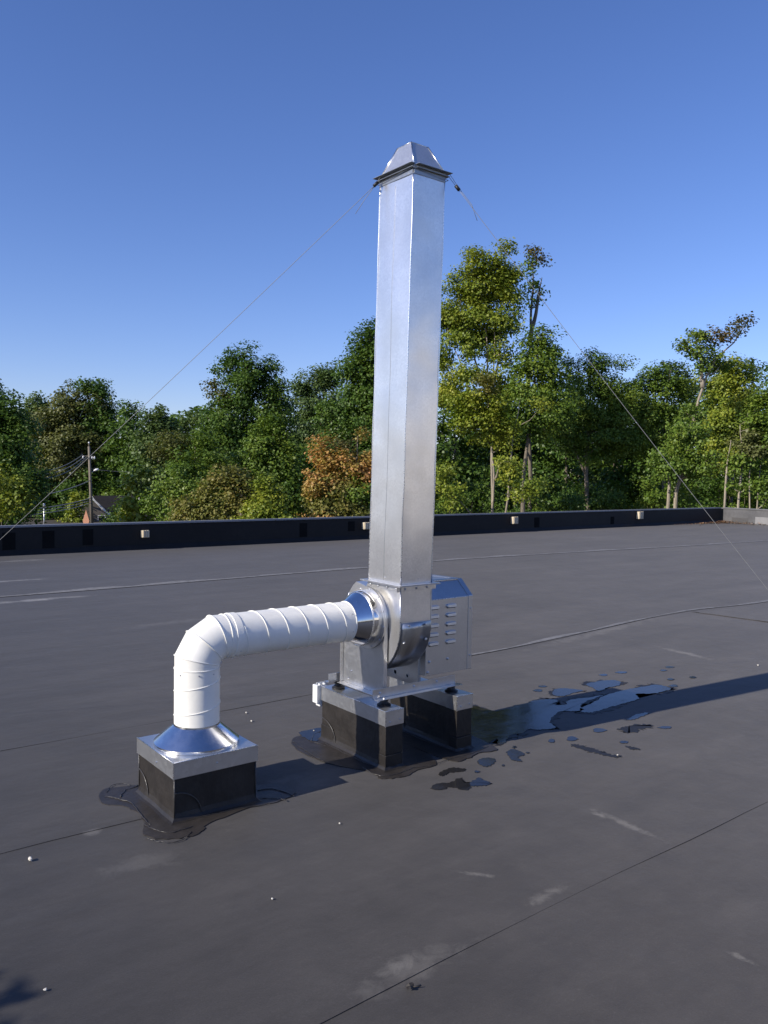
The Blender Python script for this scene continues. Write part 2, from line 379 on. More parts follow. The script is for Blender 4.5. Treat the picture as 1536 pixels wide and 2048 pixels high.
for k in range(len(edges)-1):
    V = []; Fc = []
    big = k in (2, 4, 6)
    step = 0.0013 if k == 3 else 0.0008
    for i, x in enumerate(xs):
        wob = 0.006*math.sin(x*2.1+k)+0.004*math.sin(x*5.3+2*k)
        y0 = interp(edges[k], x)+wob*(k > 0); y1 = interp(edges[k+1], x)+0.006*math.sin(x*2.1+k+1)+0.02
        if k == len(edges)-2: y1 = RY1
        z = step*(k > 0)
        lift = z+0.0012*math.sin(x*3.3+k)*(k > 0)
        if k == 4: lift = lift*max(0, min(1, (1.8-x)/0.3))-0.0035*max(0, min(1, (x-1.5)/0.3))
        if k == 6: lift = 0.0
        if k == 6: wob = 0; y0 = interp(edges[k], x)
        V += [(x, y0, -0.008), (x, y0+0.001, lift), (x, y0+0.05, lift), (x, y0+0.16, lift*0.55), (x, y0+0.35, 0.0005), (x, y1, -0.0008)]
    n = 6
    for i in range(len(xs)-1):
        for j in range(n-1): Fc.append((i*n+j, (i+1)*n+j, (i+1)*n+j+1, i*n+j+1))
    mesh('membrane_sheet', V, Fc, MT['roof'], roof)
MT['chalk'] = plain('chalky_lap_edge', (0.19, 0.182, 0.172), 0.8, var=0.75, scale=14)
def lap_line(pl, x0, x1, off_, wd, seed):
    rr = random.Random(seed); V = []; n = int((x1-x0)/0.12)
    for i in range(n+1):
        x = x0+(x1-x0)*i/n; y = interp(pl, x)+off_+0.004*math.sin(x*3+seed)
        w_ = wd*(0.35+0.9*abs(math.sin(x*0.9+seed)*math.sin(x*2.3))+rr.uniform(0, 0.25)); V += [(x, y, 0.0055), (x, y+w_, 0.0055)]
    mesh('lap_edge', V, [(2*i, 2*i+2, 2*i+3, 2*i+1) for i in range(n)], MT['chalk'], roof)
lap_line(SEAMS[-1], RX0, RX1, 0.0, 0.16, 1)
lap_line(SEAMS[4], 4.4, RX1, 0.006, 0.055, 2)

# raised wrinkle that leaves the wavy seam
wr = [roofpt(1395, 1226), roofpt(1420, 1229), roofpt(1470, 1236), roofpt(1536, 1245), roofpt(1600, 1256)]
V = []
for i, p in enumerate(wr):
    V += [(p.x, p.y-0.07, 0.001), (p.x, p.y-0.015, 0.010), (p.x, p.y+0.02, 0.010), (p.x, p.y+0.09, 0.001)]
mesh('membrane_wrinkle', V, [(i*4+j, i*4+4+j, i*4+5+j, i*4+1+j) for i in range(len(wr)-1) for j in range(3)], MT['roof'], roof, True)

# parapets
PH = 0.516
pw = thing('parapet_wall', ((RX0+RX1)/2, RY1, 0), 'long low black membrane parapet wall along the far roof edge', 'parapet')
prof = [(RY1-0.09, -0.01), (RY1-0.03, 0.055), (RY1, 0.09), (RY1, PH-0.03), (RY1+0.26, PH-0.03), (RY1+0.26, -0.01)]
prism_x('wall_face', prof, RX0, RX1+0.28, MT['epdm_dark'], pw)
def coping(parent, prof_fn, a, b, n=7):
    for i in range(n):
        s0 = a+(b-a)*i/n; s1 = a+(b-a)*(i+1)/n-0.006
        prof_fn(s0, s1)
prof_c = [(RY1-0.022, PH-0.020), (RY1-0.018, PH-0.020), (RY1-0.018, PH), (RY1+0.28, PH-0.012), (RY1+0.28, PH+0.004), (RY1-0.022, PH+0.016)]
MT['coping'] = plain('grey_metal_coping', (0.24, 0.24, 0.25), 0.45, 0.0, var=0.1, scale=4)
coping(pw, lambda a, b: prism_x('coping', prof_c, a, b, MT['coping'], pw), RX0, RX1, 11)
for px, py, wpx, hpx in ((18, 1084, 26, 20), (97, 1079, 24, 19), (176, 1073, 21, 19), (607, 1060, 15, 16), (703, 1052, 13, 12), (1074, 1046, 10, 13), (1225, 1043, 7, 11)):
    g = on(px, py, 1, RY1-0.006); m = on(px+wpx, py, 1, RY1-0.006); hh = hpx*0.0078*(g-Vector((0, 0, CAMH))).length/15
    bm = bmesh.new(); add_box(bm, g.x-abs(m.x-g.x)/2, g.x+abs(m.x-g.x)/2, RY1-0.006, RY1+0.002, max(0.1, g.z-hh), min(PH-0.09, g.z+hh), 0.002)
    from_bm('membrane_patch', bm, MT['epdm_patch'], pw)
MT['epdm_patch2'] = plain('grey_patch', (0.075, 0.072, 0.070), 0.8, var=0.4, scale=7)
MT['epdm_pale2'] = plain('worn_grey_patch', (0.22, 0.215, 0.21), 0.8, var=0.3, scale=4)
rw = thing('parapet_wall', (RX1, 4, 0), 'pale dusty sunlit parapet wall at the right end of the roof', 'parapet')
bm = bmesh.new()
add_box(bm, RX1, RX1+0.26, RY0, RY1-0.1, -0.01, PH-0.03)
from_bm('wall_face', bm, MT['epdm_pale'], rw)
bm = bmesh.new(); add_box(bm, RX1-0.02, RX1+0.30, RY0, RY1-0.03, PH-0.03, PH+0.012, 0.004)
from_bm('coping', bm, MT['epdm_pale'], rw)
for y, z0, z1, ly in ((14.9, 0.02, 0.20, 0.30), (13.4, 0.02, 0.26, 0.95), (10.0, 0.12, 0.36, 0.8)):
    box('membrane_patch', RX1-0.006, RX1+0.002, y-ly, y+ly, z0, z1, MT['epdm_patch2'] if y > 14 else MT['epdm_pale2'], rw)
lw = thing('parapet_wall', (RX0, 4, 0), 'low membrane parapet wall along the left roof edge', 'parapet')
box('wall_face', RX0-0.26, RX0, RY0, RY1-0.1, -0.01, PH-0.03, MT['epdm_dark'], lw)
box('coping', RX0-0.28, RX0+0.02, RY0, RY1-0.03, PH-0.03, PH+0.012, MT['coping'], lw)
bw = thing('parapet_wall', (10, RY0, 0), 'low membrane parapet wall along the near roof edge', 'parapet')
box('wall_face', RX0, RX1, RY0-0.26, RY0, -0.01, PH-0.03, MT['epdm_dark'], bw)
box('coping', RX0, RX1, RY0-0.28, RY0+0.02, PH-0.03, PH+0.012, MT['coping'], bw)

# beige fittings on the far parapet
FIT = [((288, 1067), 'beige ribbed fitting on the black parapet, nearest the utility pole'),
       ((729, 1051), 'beige ribbed fitting on the black parapet, just left of the metal stack'),
       ((1026, 1040), 'beige ribbed fitting on the black parapet, below the tall maple'),
       ((1277, 1030), 'beige ribbed fitting on the black parapet, nearest the right roof corner')]
for (px, py), lab in FIT:
    g = on(px, py, 1, RY1); sc = 1.0
    wd = 7.0*(g-Vector((0, 0, CAMH))).length/FPX
    t = thing('wall_fitting', (g.x, RY1, g.z), lab, 'fitting', 'beige fittings on the far parapet')
    bm = bmesh.new(); add_box(bm, g.x-wd, g.x+wd, RY1-0.11, RY1-0.001, g.z-wd*1.05, g.z+wd*0.95, 0.012)
    from_bm('body', bm, MT['beige'], t)
    for s in (-1, 0, 1):
        bm = bmesh.new(); add_box(bm, g.x+s*wd*0.62-wd*0.18, g.x+s*wd*0.62+wd*0.18, RY1-0.122, RY1-0.108, g.z-wd*0.9, g.z+wd*1.02, 0.004)
        from_bm('rib', bm, MT['beige'], t)

# ------------------------------------------------------------------ roof curb with the white duct
cx0, cx1, cy0, cy1 = 1.495, 1.9035, 3.436, 3.853
curb = thing('roof_curb', ((cx0+cx1)/2, (cy0+cy1)/2, 0), 'square black rubber wrapped roof curb with metal cap under the white duct', 'roof curb')
def curb_body(name, x0, x1, y0, y1, h, parent):
    bm = bmesh.new(); N = 14
    loop = [(x0, y0), (x1, y0), (x1, y1), (x0, y1)]
    zs = [0.0, 0.008, 0.02, 0.04]+[0.04+(h-0.04)*i/8 for i in range(1, 9)]
    fl = [0.040, 0.016, 0.006, 0.001]+[0]*8
    prs = random.Random(len(name)+int(x0*1000)); rows = []
    for z, f in zip(zs, fl):
        row = []
        for (a, b), (c, d) in zip(loop, loop[1:]+loop[:1]):
            nx, ny = (d-b), -(c-a); l = math.hypot(nx, ny); nx /= l; ny /= l
            for i in range(N):
                u = i/N; bul = 0.003*math.sin(u*PI*3+z*20)*math.sin(PI*u)
                ox = f*nx; oy = f*ny
                if i == 0:
                    pa = (a-c, b-d); la = math.hypot(*pa); ox = f*(nx+pa[0]/la); oy = f*(ny+pa[1]/la)
                row.append(bm.verts.new((a+(c-a)*u+nx*bul+ox, b+(d-b)*u+ny*bul+oy, z)))
        rows.append(row)
    for r0_, r1_ in zip(rows, rows[1:]):
        n = len(r0_)
        for k in range(n): bm.faces.new((r0_[k], r0_[(k+1) % n], r1_[(k+1) % n], r1_[k]))
    bm.faces.new(rows[-1])
    return from_bm(name, bm, MT['flash'], parent, False)
curb_body('curb_body', cx0, cx1, cy0, cy1, 0.2405, curb)
def blob_sheet(name, pts, z, mat, parent, jitter=0.008, seed=1, sub=6, thick=0.004):
    """flat sheet with an irregular outline and a real thickness"""
    rr = random.Random(seed); P = [Vector((p[0], p[1], 0)) for p in pts]; n = len(P); out = []
    for i in range(n):
        p0, p1, p2, p3 = P[i-1], P[i], P[(i+1) % n], P[(i+2) % n]
        for s in range(sub):
            u = s/sub
            q = 0.5*((2*p1)+(p2-p0)*u+(2*p0-5*p1+4*p2-p3)*u*u+(3*p1-p0-3*p2+p3)*u**3)
            th = (i*sub+s)*0.9
            fr = Vector((math.sin(th*1.7+seed)+0.7*math.sin(th*3.1+2*seed)+0.5*math.sin(th*7.3+3*seed), math.cos(th*1.3+seed)+0.7*math.sin(th*2.7+seed)+0.5*math.cos(th*6.1+seed), 0))*0.45
            out.append(q+(Vector((rr.uniform(-1, 1), rr.uniform(-1, 1), 0))+fr)*jitter)
    bm = bmesh.new(); vs = [bm.verts.new((q.x, q.y, z)) for q in out]
    f = bm.faces.new(vs)
    if f.normal.z < 0: f.normal_flip()
    e = bmesh.ops.extrude_face_region(bm, geom=[f])
    lo = [v for v in e['geom'] if isinstance(v, bmesh.types.BMVert)]
    for v in lo: v.co.z += 0
    for v in vs: v.co.z = z-thick
    top = [x for x in e['geom'] if isinstance(x, bmesh.types.BMFace)]
    bmesh.ops.triangulate(bm, faces=[x for x in bm.faces if len(x.verts) > 4])
    return from_bm(name, bm, mat, parent), out
def Z2(zx, zy): return roofpt(200+zx*0.33854, 1180+zy*0.33854)
def Z1(zx, zy): return roofpt(580+zx*0.26042, 1120+zy*0.26042)
def Z8(zx, zy): return roofpt(900+zx*0.41406, 1280+zy*0.41406)
ZR = 0.0036
sk, _ = blob_sheet('flashing_skirt', [(cx0-0.16, cy0-0.05), (cx0-0.08, cy0-0.15), (cx0+0.04, cy0-0.17), (cx0+0.13, cy0-0.10), (cx1-0.05, cy0-0.055), (cx1+0.10, cy0-0.07), (cx1+0.22, cy0-0.02), (cx1+0.20, cy0+0.12),
    (cx1+0.10, cy0+0.2), (cx1+0.09, cy1+0.05), (cx1-0.05, cy1+0.12), (cx0+0.05, cy1+0.10), (cx0-0.13, cy1+0.14), (cx0-0.19, cy1-0.02), (cx0-0.12, cy1-0.12), (cx0-0.10, cy0+0.12)], ZR, MT['flash_wet'], curb, 0.005, 5, 6, 0.003)
def bead(parent, pts, r, seed, jit=0.004, z=0.009):
    rr = random.Random(seed); P = [Vector((p[0], p[1], 0)) for p in pts]; out = []; rad = []
    for i in range(len(P)-1):
        p0 = P[max(i-1, 0)]; p1 = P[i]; p2 = P[i+1]; p3 = P[min(i+2, len(P)-1)]
        for s in range(6):
            u = s/6
            q = 0.5*((2*p1)+(p2-p0)*u+(2*p0-5*p1+4*p2-p3)*u*u+(3*p1-p0-3*p2+p3)*u**3)
            out.append(q+Vector((rr.uniform(-1, 1)*jit, rr.uniform(-1, 1)*jit, z-0.003))); rad.append(r*0.36*rr.uniform(0.4, 1.4))
    return tube('sealant_bead', out, rad, MT['sealant'], parent, 6)
bead(curb, [Z2(270, 1395), Z2(330, 1425), Z2(420, 1440), Z2(480, 1425), Z2(560, 1400)], 0.006, 1)
bead(curb, [Z2(265, 1470), Z2(330, 1490), Z2(430, 1500), Z2(500, 1475), Z2(540, 1430)], 0.005, 2)
bead(curb, [Z2(35, 1225), Z2(110, 1240), Z2(190, 1270), Z2(250, 1350), Z2(300, 1400)], 0.005, 3)
bead(curb, [Z2(40, 1200), Z2(70, 1160), Z2(130, 1150), Z2(190, 1160)], 0.004, 4)
bead(curb, [Z2(120, 1230), Z2(150, 1190), Z2(220, 1165), Z2(240, 1150)], 0.006, 5)
bead(curb, [Z2(930, 1190), Z2(1010, 1180), Z2(1090, 1200), Z2(1150, 1225)], 0.006, 6)
bead(curb, [Z2(920, 1240), Z2(980, 1235), Z2(1060, 1240), Z2(1110, 1255)], 0.005, 7)
bead(curb, [Z2(590, 1345), Z2(720, 1320), Z2(800, 1300), Z2(930, 1280), Z2(1010, 1270)], 0.004, 8)
# folded corner patches on the curb sides
def arc_patch(parent, plane, fixed, c, r, a0, a1, h0, mat, flip=1):
    pts = []
    for i in range(13):
        a = a0+(a1-a0)*i/12
        u = c+r*math.cos(a); z = h0+r*0.95*math.sin(a)
        pts.append(Vector((fixed, u, z)) if plane == 'x' else Vector((u, fixed, z)))
    return tube('corner_patch', pts, 0.0035, MT['sealant'], parent, 6)
arc_patch(curb, 'x', cx0-0.003, cy1, 0.12, PI, PI/2, 0.01, None)
arc_patch(curb, 'y', cy0-0.003, cx0, 0.13, 0.05, PI/2, 0.01, None)
for x, y in ((cx0-0.002, cy0-0.002), (cx0-0.002, cy1+0.002), (cx1+0.002, cy0-0.002)):
    tube('corner_seam', [(x, y, 0.01), (x, y, 0.20)], 0.0035, MT['sealant'], curb, 6)
capo = 0.0096
def metal_cap(parent, x0, x1, y0, y1, z0, z1, mat):
    bm = bmesh.new()
    t_ = 0.002
    add_box(bm, x0, x1, y0, y1, z1-t_, z1, 0.0008)
    add_box(bm, x0, x1, y0, y0+t_, z0, z1-t_-0.0002); add_box(bm, x0, x1, y1-t_, y1, z0, z1-t_-0.0002)
    add_box(bm, x0, x0+t_, y0+t_+0.0002, y1-t_-0.0002, z0, z1-t_-0.0002); add_box(bm, x1-t_, x1, y0+t_+0.0002, y1-t_-0.0002, z0, z1-t_-0.0002)
    return from_bm('metal_cap', bm, mat, parent)
metal_cap(curb, cx0-capo, cx1+capo, cy0-capo, cy1+capo, 0.2013, 0.2765, MT['cap'])
for x, y in ((cx0-capo, cy0-capo), (cx0-capo, cy1+capo), (cx1+capo, cy0-capo)):
    bm = bmesh.new(); add_box(bm, x-0.002, x+0.002, y-0.002, y+0.002, 0.200, 0.2785, 0.0008); from_bm('cap_corner', bm, MT['steel_edge'], curb)
for a, b in (((cx0-capo, cy0-capo), (cx1+capo, cy0-capo)), ((cx0-capo, cy0-capo), (cx0-capo, cy1+capo))):
    tube('cap_hem', [(a[0], a[1], 0.2768), (b[0], b[1], 0.2768)], 0.002, MT['steel_edge'], curb, 6)
bolt(curb, (1.70, cy0-capo, 0.236), (0, -1, 0), 0.004, MT['bolt'], 'screw'); bolt(curb, (cx0-capo, 3.62, 0.226), (-1, 0, 0), 0.004, MT['bolt'], 'screw')

DX, DY, DZ, DR = 1.699, 3.645, 0.778, 0.107
duct = thing('exhaust_duct', (DX, DY, 0.277), 'white painted round metal duct rising from the curb and elbowing into the fan', 'duct')
rings('flashing_cone', [ringz(DX, DY, 0.2775, 0.203), ringz(DX, DY, 0.293, 0.203), ringz(DX, DY, 0.2945, 0.2015), ringz(DX, DY, 0.368, 0.111), ringz(DX, DY, 0.376, 0.110)], MT['cone'], duct, smooth=False)
fc = duct.children[0]
for p in fc.data.polygons: p.use_smooth = True
fc.data.set_sharp_from_angle(angle=math.radians(35))
RB = 0.135; ez = DZ-RB; ex = DX+RB
rings('riser_pipe', [ringz(DX, DY, 0.352, DR+0.0015), ringz(DX, DY, ez, DR+0.0015)], MT['white'], duct)
tube('pipe_hem', [p for p in ringz(DX, DY, 0.353, DR+0.002)]+[ringz(DX, DY, 0.353, DR+0.002)[0]], 0.003, MT['white'], duct, 6)
def er(al, k=1.0, dr=0.0, n=56):
    e = Vector((-math.cos(al), 0, math.sin(al))); c = Vector((ex, DY, ez))
    return [c+e*((RB+(DR+dr)*math.cos(2*PI*i/n))*k)+Vector((0, (DR+dr)*math.sin(2*PI*i/n), 0)) for i in range(n)]
k15 = 1/math.cos(math.radians(15)); A = math.radians
segs = [(0, 1, 15, k15), (15, k15, 45, k15), (45, k15, 75, k15), (75, k15, 90, 1)]
for a0, k0, a1, k1 in segs:
    rings('elbow_gore', [er(A(a0), k0), er(A(a1), k1)], MT['white'], duct)
for a0, kk in ((0, 1), (15, k15), (45, k15), (75, k15), (90, 1)):
    q = er(A(a0), kk, 0.0015); tube('elbow_seam', q+[q[0]], 0.0028, MT['white'], duct, 6)
PX1 = 2.572
rings('run_pipe', [ringx(ex, DY, DZ, DR+0.001), ringx(PX1, DY, DZ, DR+0.001)], MT['white'], duct)
rings('coupling', [ringx(ex+0.025, DY, DZ, DR+0.0015), ringx(ex+0.027, DY, DZ, DR+0.005), ringx(ex+0.062, DY, DZ, DR+0.005), ringx(ex+0.064, DY, DZ, DR+0.0015)], MT['white'], duct, smooth=False)
def helix_x(x0, x1, pitch, ph):
    n = int((x1-x0)/pitch*40); return [Vector((x0+(x1-x0)*i/n, DY+(DR+0.002)*math.cos(ph+2*PI*(x1-x0)/pitch*i/n), DZ+(DR+0.002)*math.sin(ph+2*PI*(x1-x0)/pitch*i/n))) for i in range(n+1)]
def helix_z(z0, z1, pitch, ph):
    n = int((z1-z0)/pitch*40); return [Vector((DX+(DR+0.002)*math.cos(ph+2*PI*(z1-z0)/pitch*i/n), DY+(DR+0.002)*math.sin(ph+2*PI*(z1-z0)/pitch*i/n), z0+(z1-z0)*i/n)) for i in range(n+1)]
tube('spiral_seam', helix_x(ex+0.07, PX1-0.002, 0.118, 2.6), 0.0030, MT['white'], duct, 6)
tube('spiral_seam', helix_z(0.375, ez-0.01, 0.118, 0.6), 0.0028, MT['white'], duct, 6)
tube('pipe_hem', ringx(PX1, DY, DZ, DR+0.001)+[ringx(PX1, DY, DZ, DR+0.001)[0]], 0.004, MT['white'], duct, 6)
for x, a in ((ex+0.035, 230), (ex+0.035, 250), (ex+0.052, 215), (PX1-0.02, 150), (PX1-0.02, 200), (PX1-0.02, 240)):
    n = Vector((0, math.cos(A(a)), math.sin(A(a)))); bolt(duct, Vector((x, DY, DZ))+n*(DR+0.005), n, 0.003, MT['bolt'], 'screw')
for a in (200, 250, 290):
    n = Vector((math.cos(A(a)), math.sin(A(a)), 0)); bolt(duct, Vector((DX, DY, ez-0.02))+n*(DR+0.003), n, 0.003, MT['bolt'], 'screw')
# pop patch with two rivets on the elbow throat
for al, ph in ((33, 200), (24, 214)):
    e = Vector((-math.cos(A(al)), 0, math.sin(A(al)))); pos = Vector((ex, DY, ez))+e*(RB+DR*math.cos(A(ph)))+Vector((0, DR*math.sin(A(ph)), 0))
    nn = (e*math.cos(A(ph))+Vector((0, math.sin(A(ph)), 0))).normalized(); bolt(duct, pos+nn*0.002, nn, 0.003, MT['bolt'], 'screw')
red = rings('reducer', [ringx(2.560, DY, DZ, 0.104), ringx(2.575, DY, DZ, 0.105), ringx(2.652, DY, DZ+0.006, 0.146), ringx(2.690, DY, DZ+0.006, 0.1475)], MT['reducer'], duct, smooth=True)
red.data.set_sharp_from_angle(angle=math.radians(20))
q = ringx(2.655, DY, DZ+0.006, 0.1475); tube('reducer_bead', q+[q[0]], 0.0045, MT['steel_edge'], duct, 8)

# ------------------------------------------------------------------ two rubber-wrapped support rails
sy0, sy1, sw, sh1, sh2 = 3.394, 4.008, 0.1084, 0.2414, 0.3216
RAILS = [(2.669, 'black rubber wrapped support curb with metal cap, nearer the white duct'), (3.1848, 'black rubber wrapped support curb with metal cap, under the louvred motor cover')]
for ri, (x0, lab) in enumerate(RAILS):
    t = thing('support_curb', (x0+sw/2, (sy0+sy1)/2, 0), lab, 'roof curb', 'support curbs under the fan'); x1 = x0+sw
    curb_body('curb_body', x0, x1, sy0, sy1, 0.28, t)
    metal_cap(t, x0-0.006, x1+0.006, sy0-0.004, sy1+0.006, sh1, sh2, MT['cap'])
    bm = bmesh.new(); add_box(bm, x0-0.0085, x1+0.0085, sy0-0.0075, sy0+0.085, sh1-0.001, sh2+0.0018, 0.0015); from_bm('end_cap', bm, MT['cap'], t)
    bm = bmesh.new(); add_box(bm, x0-0.0115, x0-0.0065, sy0-0.0105, sy0-0.0055, sh1-0.003, sh2+0.003, 0.001); from_bm('cap_corner', bm, MT['steel_edge'], t)
    tube('cap_hem', [(x0-0.0085, sy0-0.0075, sh2+0.002), (x1+0.0085, sy0-0.0075, sh2+0.002)], 0.002, MT['steel_edge'], t, 6)
    tube('cap_hem', [(x0-0.006, sy0+0.087, sh2+0.0005), (x0-0.006, sy1+0.006, sh2+0.0005)], 0.002, MT['steel_edge'], t, 6)
    bolt(t, (x0+0.022, sy0-0.0075, 0.262), (0, -1, 0), 0.0045, MT['bolt'], 'screw'); bolt(t, (x1-0.018, sy0-0.0075, 0.268), (0, -1, 0), 0.0045, MT['bolt'], 'screw')
    # lapped flashing bands at the foot and along the near corner
    bm = bmesh.new(); add_box(bm, x0-0.006, x1+0.006, sy0-0.007, sy0+0.06, 0.004, 0.082, 0.003); from_bm('flashing_band', bm, MT['flash'], t)
    bm = bmesh.new(); add_box(bm, x0-0.0042, x1+0.0042, sy0-0.0042, sy0+0.10, 0.083, sh1+0.02, 0.002); from_bm('flashing_wrap', bm, MT['flash'], t)
    bm = bmesh.new(); add_box(bm, x0-0.005, x0+0.03, sy1-0.12, sy1+0.005, 0.004, 0.10, 0.003); from_bm('flashing_band', bm, MT['flash'], t)
    arc_patch(t, 'x', x0-0.004, sy1-0.01, 0.14, PI, PI/2, 0.005, None)
    bead(t, [(x0-0.008, sy0-0.009), (x0+0.05, sy0-0.011), (x1+0.008, sy0-0.009)], 0.003, 20+ri, 0.001, 0.084)
    bead(t, [(x0-0.03, sy0+0.10), (x0-0.035, sy0+0.3), (x0-0.03, sy1-0.05)], 0.004, 22+ri, 0.004, 0.012)
    if ri == 0:
        blob_sheet('flashing_skirt', [(x0-0.19, sy0+0.28), (x0-0.08, sy0+0.03), (x0-0.09, sy0-0.08), (x0+0.02, sy0-0.13), (x0+0.14, sy0-0.10), (x0+0.30, sy0-0.075), (x0+0.36, sy0+0.2), (x0+0.33, sy1+0.1), (x0+0.1, sy1+0.13), (x0-0.12, sy1+0.12), (x0-0.21, sy1-0.05)], ZR, MT['flash_wet'], t, 0.004, 31)
        bead(t, [Z1(560, 1600), Z1(640, 1650), Z1(740, 1665), Z1(850, 1640), Z1(960, 1600), Z1(1120, 1585)], 0.005, 33)
        bead(t, [Z1(20, 1400), Z1(120, 1470), Z1(200, 1520), Z1(265, 1560)], 0.005, 34)
        bead(t, [Z1(160, 1400), Z1(190, 1340), Z1(240, 1325)], 0.007, 35); bead(t, [Z1(160, 1400), Z1(230, 1420), Z1(280, 1440)], 0.004, 36)
    else:
        blob_sheet('flashing_skirt', [(x0-0.14, sy0-0.05), (x0-0.02, sy0-0.12), (x0+0.1, sy0-0.09), (x0+0.22, sy0-0.11), (x0+0.27, sy0+0.2), (x0+0.24, sy1+0.08), (x0+0.02, sy1+0.12), (x0-0.14, sy1+0.1)], ZR+0.0012, MT['flash_wet'], t, 0.004, 32)
        bead(t, [Z1(1130, 1570), Z1(1250, 1530), Z1(1400, 1490), Z1(1536, 1430)], 0.004, 37)

# white junction box on the far end of the first rail
jb = thing('junction_box', (2.66, 4.03, 0.27), 'small white plastic junction box on the end of a support curb', 'junction box')
bm = bmesh.new(); add_box(bm, 2.655, 2.720, 4.016, 4.060, 0.200, 0.318, 0.005); from_bm('box_body', bm, MT['plastic'], jb)
bm = bmesh.new(); add_box(bm, 2.634, 2.654, 4.014, 4.064, 0.222, 0.330, 0.004); from_bm('box_cover', bm, MT['plastic'], jb)
for x in (2.668, 2.70):
    tube('cable_gland', [(x, 4.038, 0.316), (x, 4.038, 0.334)], 0.010, MT['plastic'], jb, 10)
box('mounting_tab', 2.66, 2.74, 4.0605, 4.064, 0.290, 0.335, MT['plastic'], jb)

# ------------------------------------------------------------------ fan
fan = thing('exhaust_fan', (2.98, 3.70, sh2+0.002), 'galvanized centrifugal exhaust fan with scroll housing standing on two support curbs', 'fan')
FX0, FX1, FY0, FY1, FTOP = 2.760, 2.979, 3.403, 3.689, 0.988
syc, szc = 3.700, 0.800
prof = [(FY1, FTOP), (FY0, FTOP), (FY0, szc)]
for i in range(1, 25):
    a = PI+ (PI*1.32)*i/24
    u_ = i/24; r = 0.297+0.024*math.sin(min(1, u_/0.25)*PI/2) if u_ < 0.38 else 0.321-0.125*min(1, (u_-0.38)/0.42)**0.8
    prof.append((syc+r*math.cos(a), szc+r*math.sin(a)))
last = prof[-1]
prof += [(FY1+0.02, 0.95)]
inner = [(y*0.0+syc+(y-syc)*0.985, szc+(z-szc)*0.985) for y, z in prof]
sc_o = prism_x('scroll_housing', [(y, z) for y, z in prof], FX0+0.001, FX1-0.001, MT['stack'], fan)
for p in sc_o.data.polygons:
    if abs(p.normal.x) < 0.5: p.use_smooth = True
sc_o.data.set_sharp_from_angle(angle=math.radians(35))
# side sheets a hair proud of the scroll band, with a rolled edge
for xa, xb in ((FX0-0.002, FX0+0.0005), (FX1-0.0005, FX1+0.002)):
    prism_x('side_sheet', [(syc+(y-syc)*1.012, szc+(z-szc)*1.012 if z < 0.9 else z-0.0008) for y, z in prof], xa, xb, MT['stack'], fan)
edge = [Vector((FX0-0.002, syc+(y-syc)*1.014, szc+(z-szc)*1.014 if z < 0.9 else z-0.003)) for y, z in prof[1:24]]
tube('rolled_edge', edge, 0.0032, MT['steel_edge'], fan, 6)
MT['band'] = galv('scroll_band_steel', (0.55, 0.55, 0.545), rough=0.36, spangle=90, wav=0.05, spread=0.04)
# wear band wrapped over the lower front of the scroll
band = [p for p in prof[3:17]]; V = []; Fc = []
for y, z in [(FY0, 0.782)]+band:
    d = Vector((y-syc, z-szc)); d = d.normalized() if z < szc else Vector((-1, 0))
    for xx, o in ((FX0+0.012, 0.0042), (FX1-0.004, 0.0042)):
        V.append((xx, y+d.x*o, z+d.y*o))
band_o = mesh('scroll_band', V, [(2*i, 2*i+1, 2*i+3, 2*i+2) for i in range(len(V)//2-1)], MT['band'], fan, True)
band_o.data.set_sharp_from_angle(angle=math.radians(30))
sm = band_o.modifiers.new('s', 'SOLIDIFY'); sm.thickness = 0.003
for i, (x, zz) in enumerate(((2.818, 0.768), (2.935, 0.765), (2.790, 0.676), (2.948, 0.680), (2.792, 0.606), (2.905, 0.608))):
    # on the curved band: find profile point at this height
    best = min(prof[2:17], key=lambda q: abs(q[1]-zz)); d = Vector((0, best[0]-syc, best[1]-szc)).normalized()
    if zz > 0.7: best = (FY0, zz); d = Vector((0, -1, 0))
    bolt(fan, Vector((x, best[0], zz))+d*0.0045, d, 0.0082, MT['bolt'])
# outlet flange with bolts
def frame_flange(name, x0, x1, y0, y1, z0, z1, wdt, parent, mat):
    for nm, b in ((name, (x0-wdt, x1+wdt, y0-wdt, y0-0.0008)), (name, (x0-wdt, x1+wdt, y1+0.0008, y1+wdt)), (name, (x0-wdt, x0-0.0008, y0-0.0006, y1+0.0006)), (name, (x1+0.0008, x1+wdt, y0-0.0006, y1+0.0006))):
        bm = bmesh.new(); add_box(bm, *b, z0, z1, 0.0007); from_bm(nm, bm, mat, parent)
frame_flange('outlet_flange', FX0-0.002, FX1+0.002, FY0-0.003, FY1, FTOP-0.003, FTOP, 0.034, fan, MT['galv'])
for x0, x1, y0, y1 in ((FX0-0.03, FX1+0.03, FY0-0.0045, FY0-0.0015), (FX0-0.0065, FX0-0.0025, FY0+0.001, FY1)):
    bm = bmesh.new(); add_box(bm, x0, x1, y0, y1, FTOP-0.032, FTOP-0.0035, 0.0006); from_bm('flange_angle', bm, MT['galv'], fan)
for x in (2.79, 2.87, 2.945): bolt(fan, (x, FY0-0.0045, FTOP-0.018), (0, -1, 0), 0.0070, MT['bolt'])
for y in (3.43, 3.51, 3.59, 3.66): bolt(fan, (FX0-0.0065, y, FTOP-0.018), (-1, 0, 0), 0.0070, MT['bolt'])
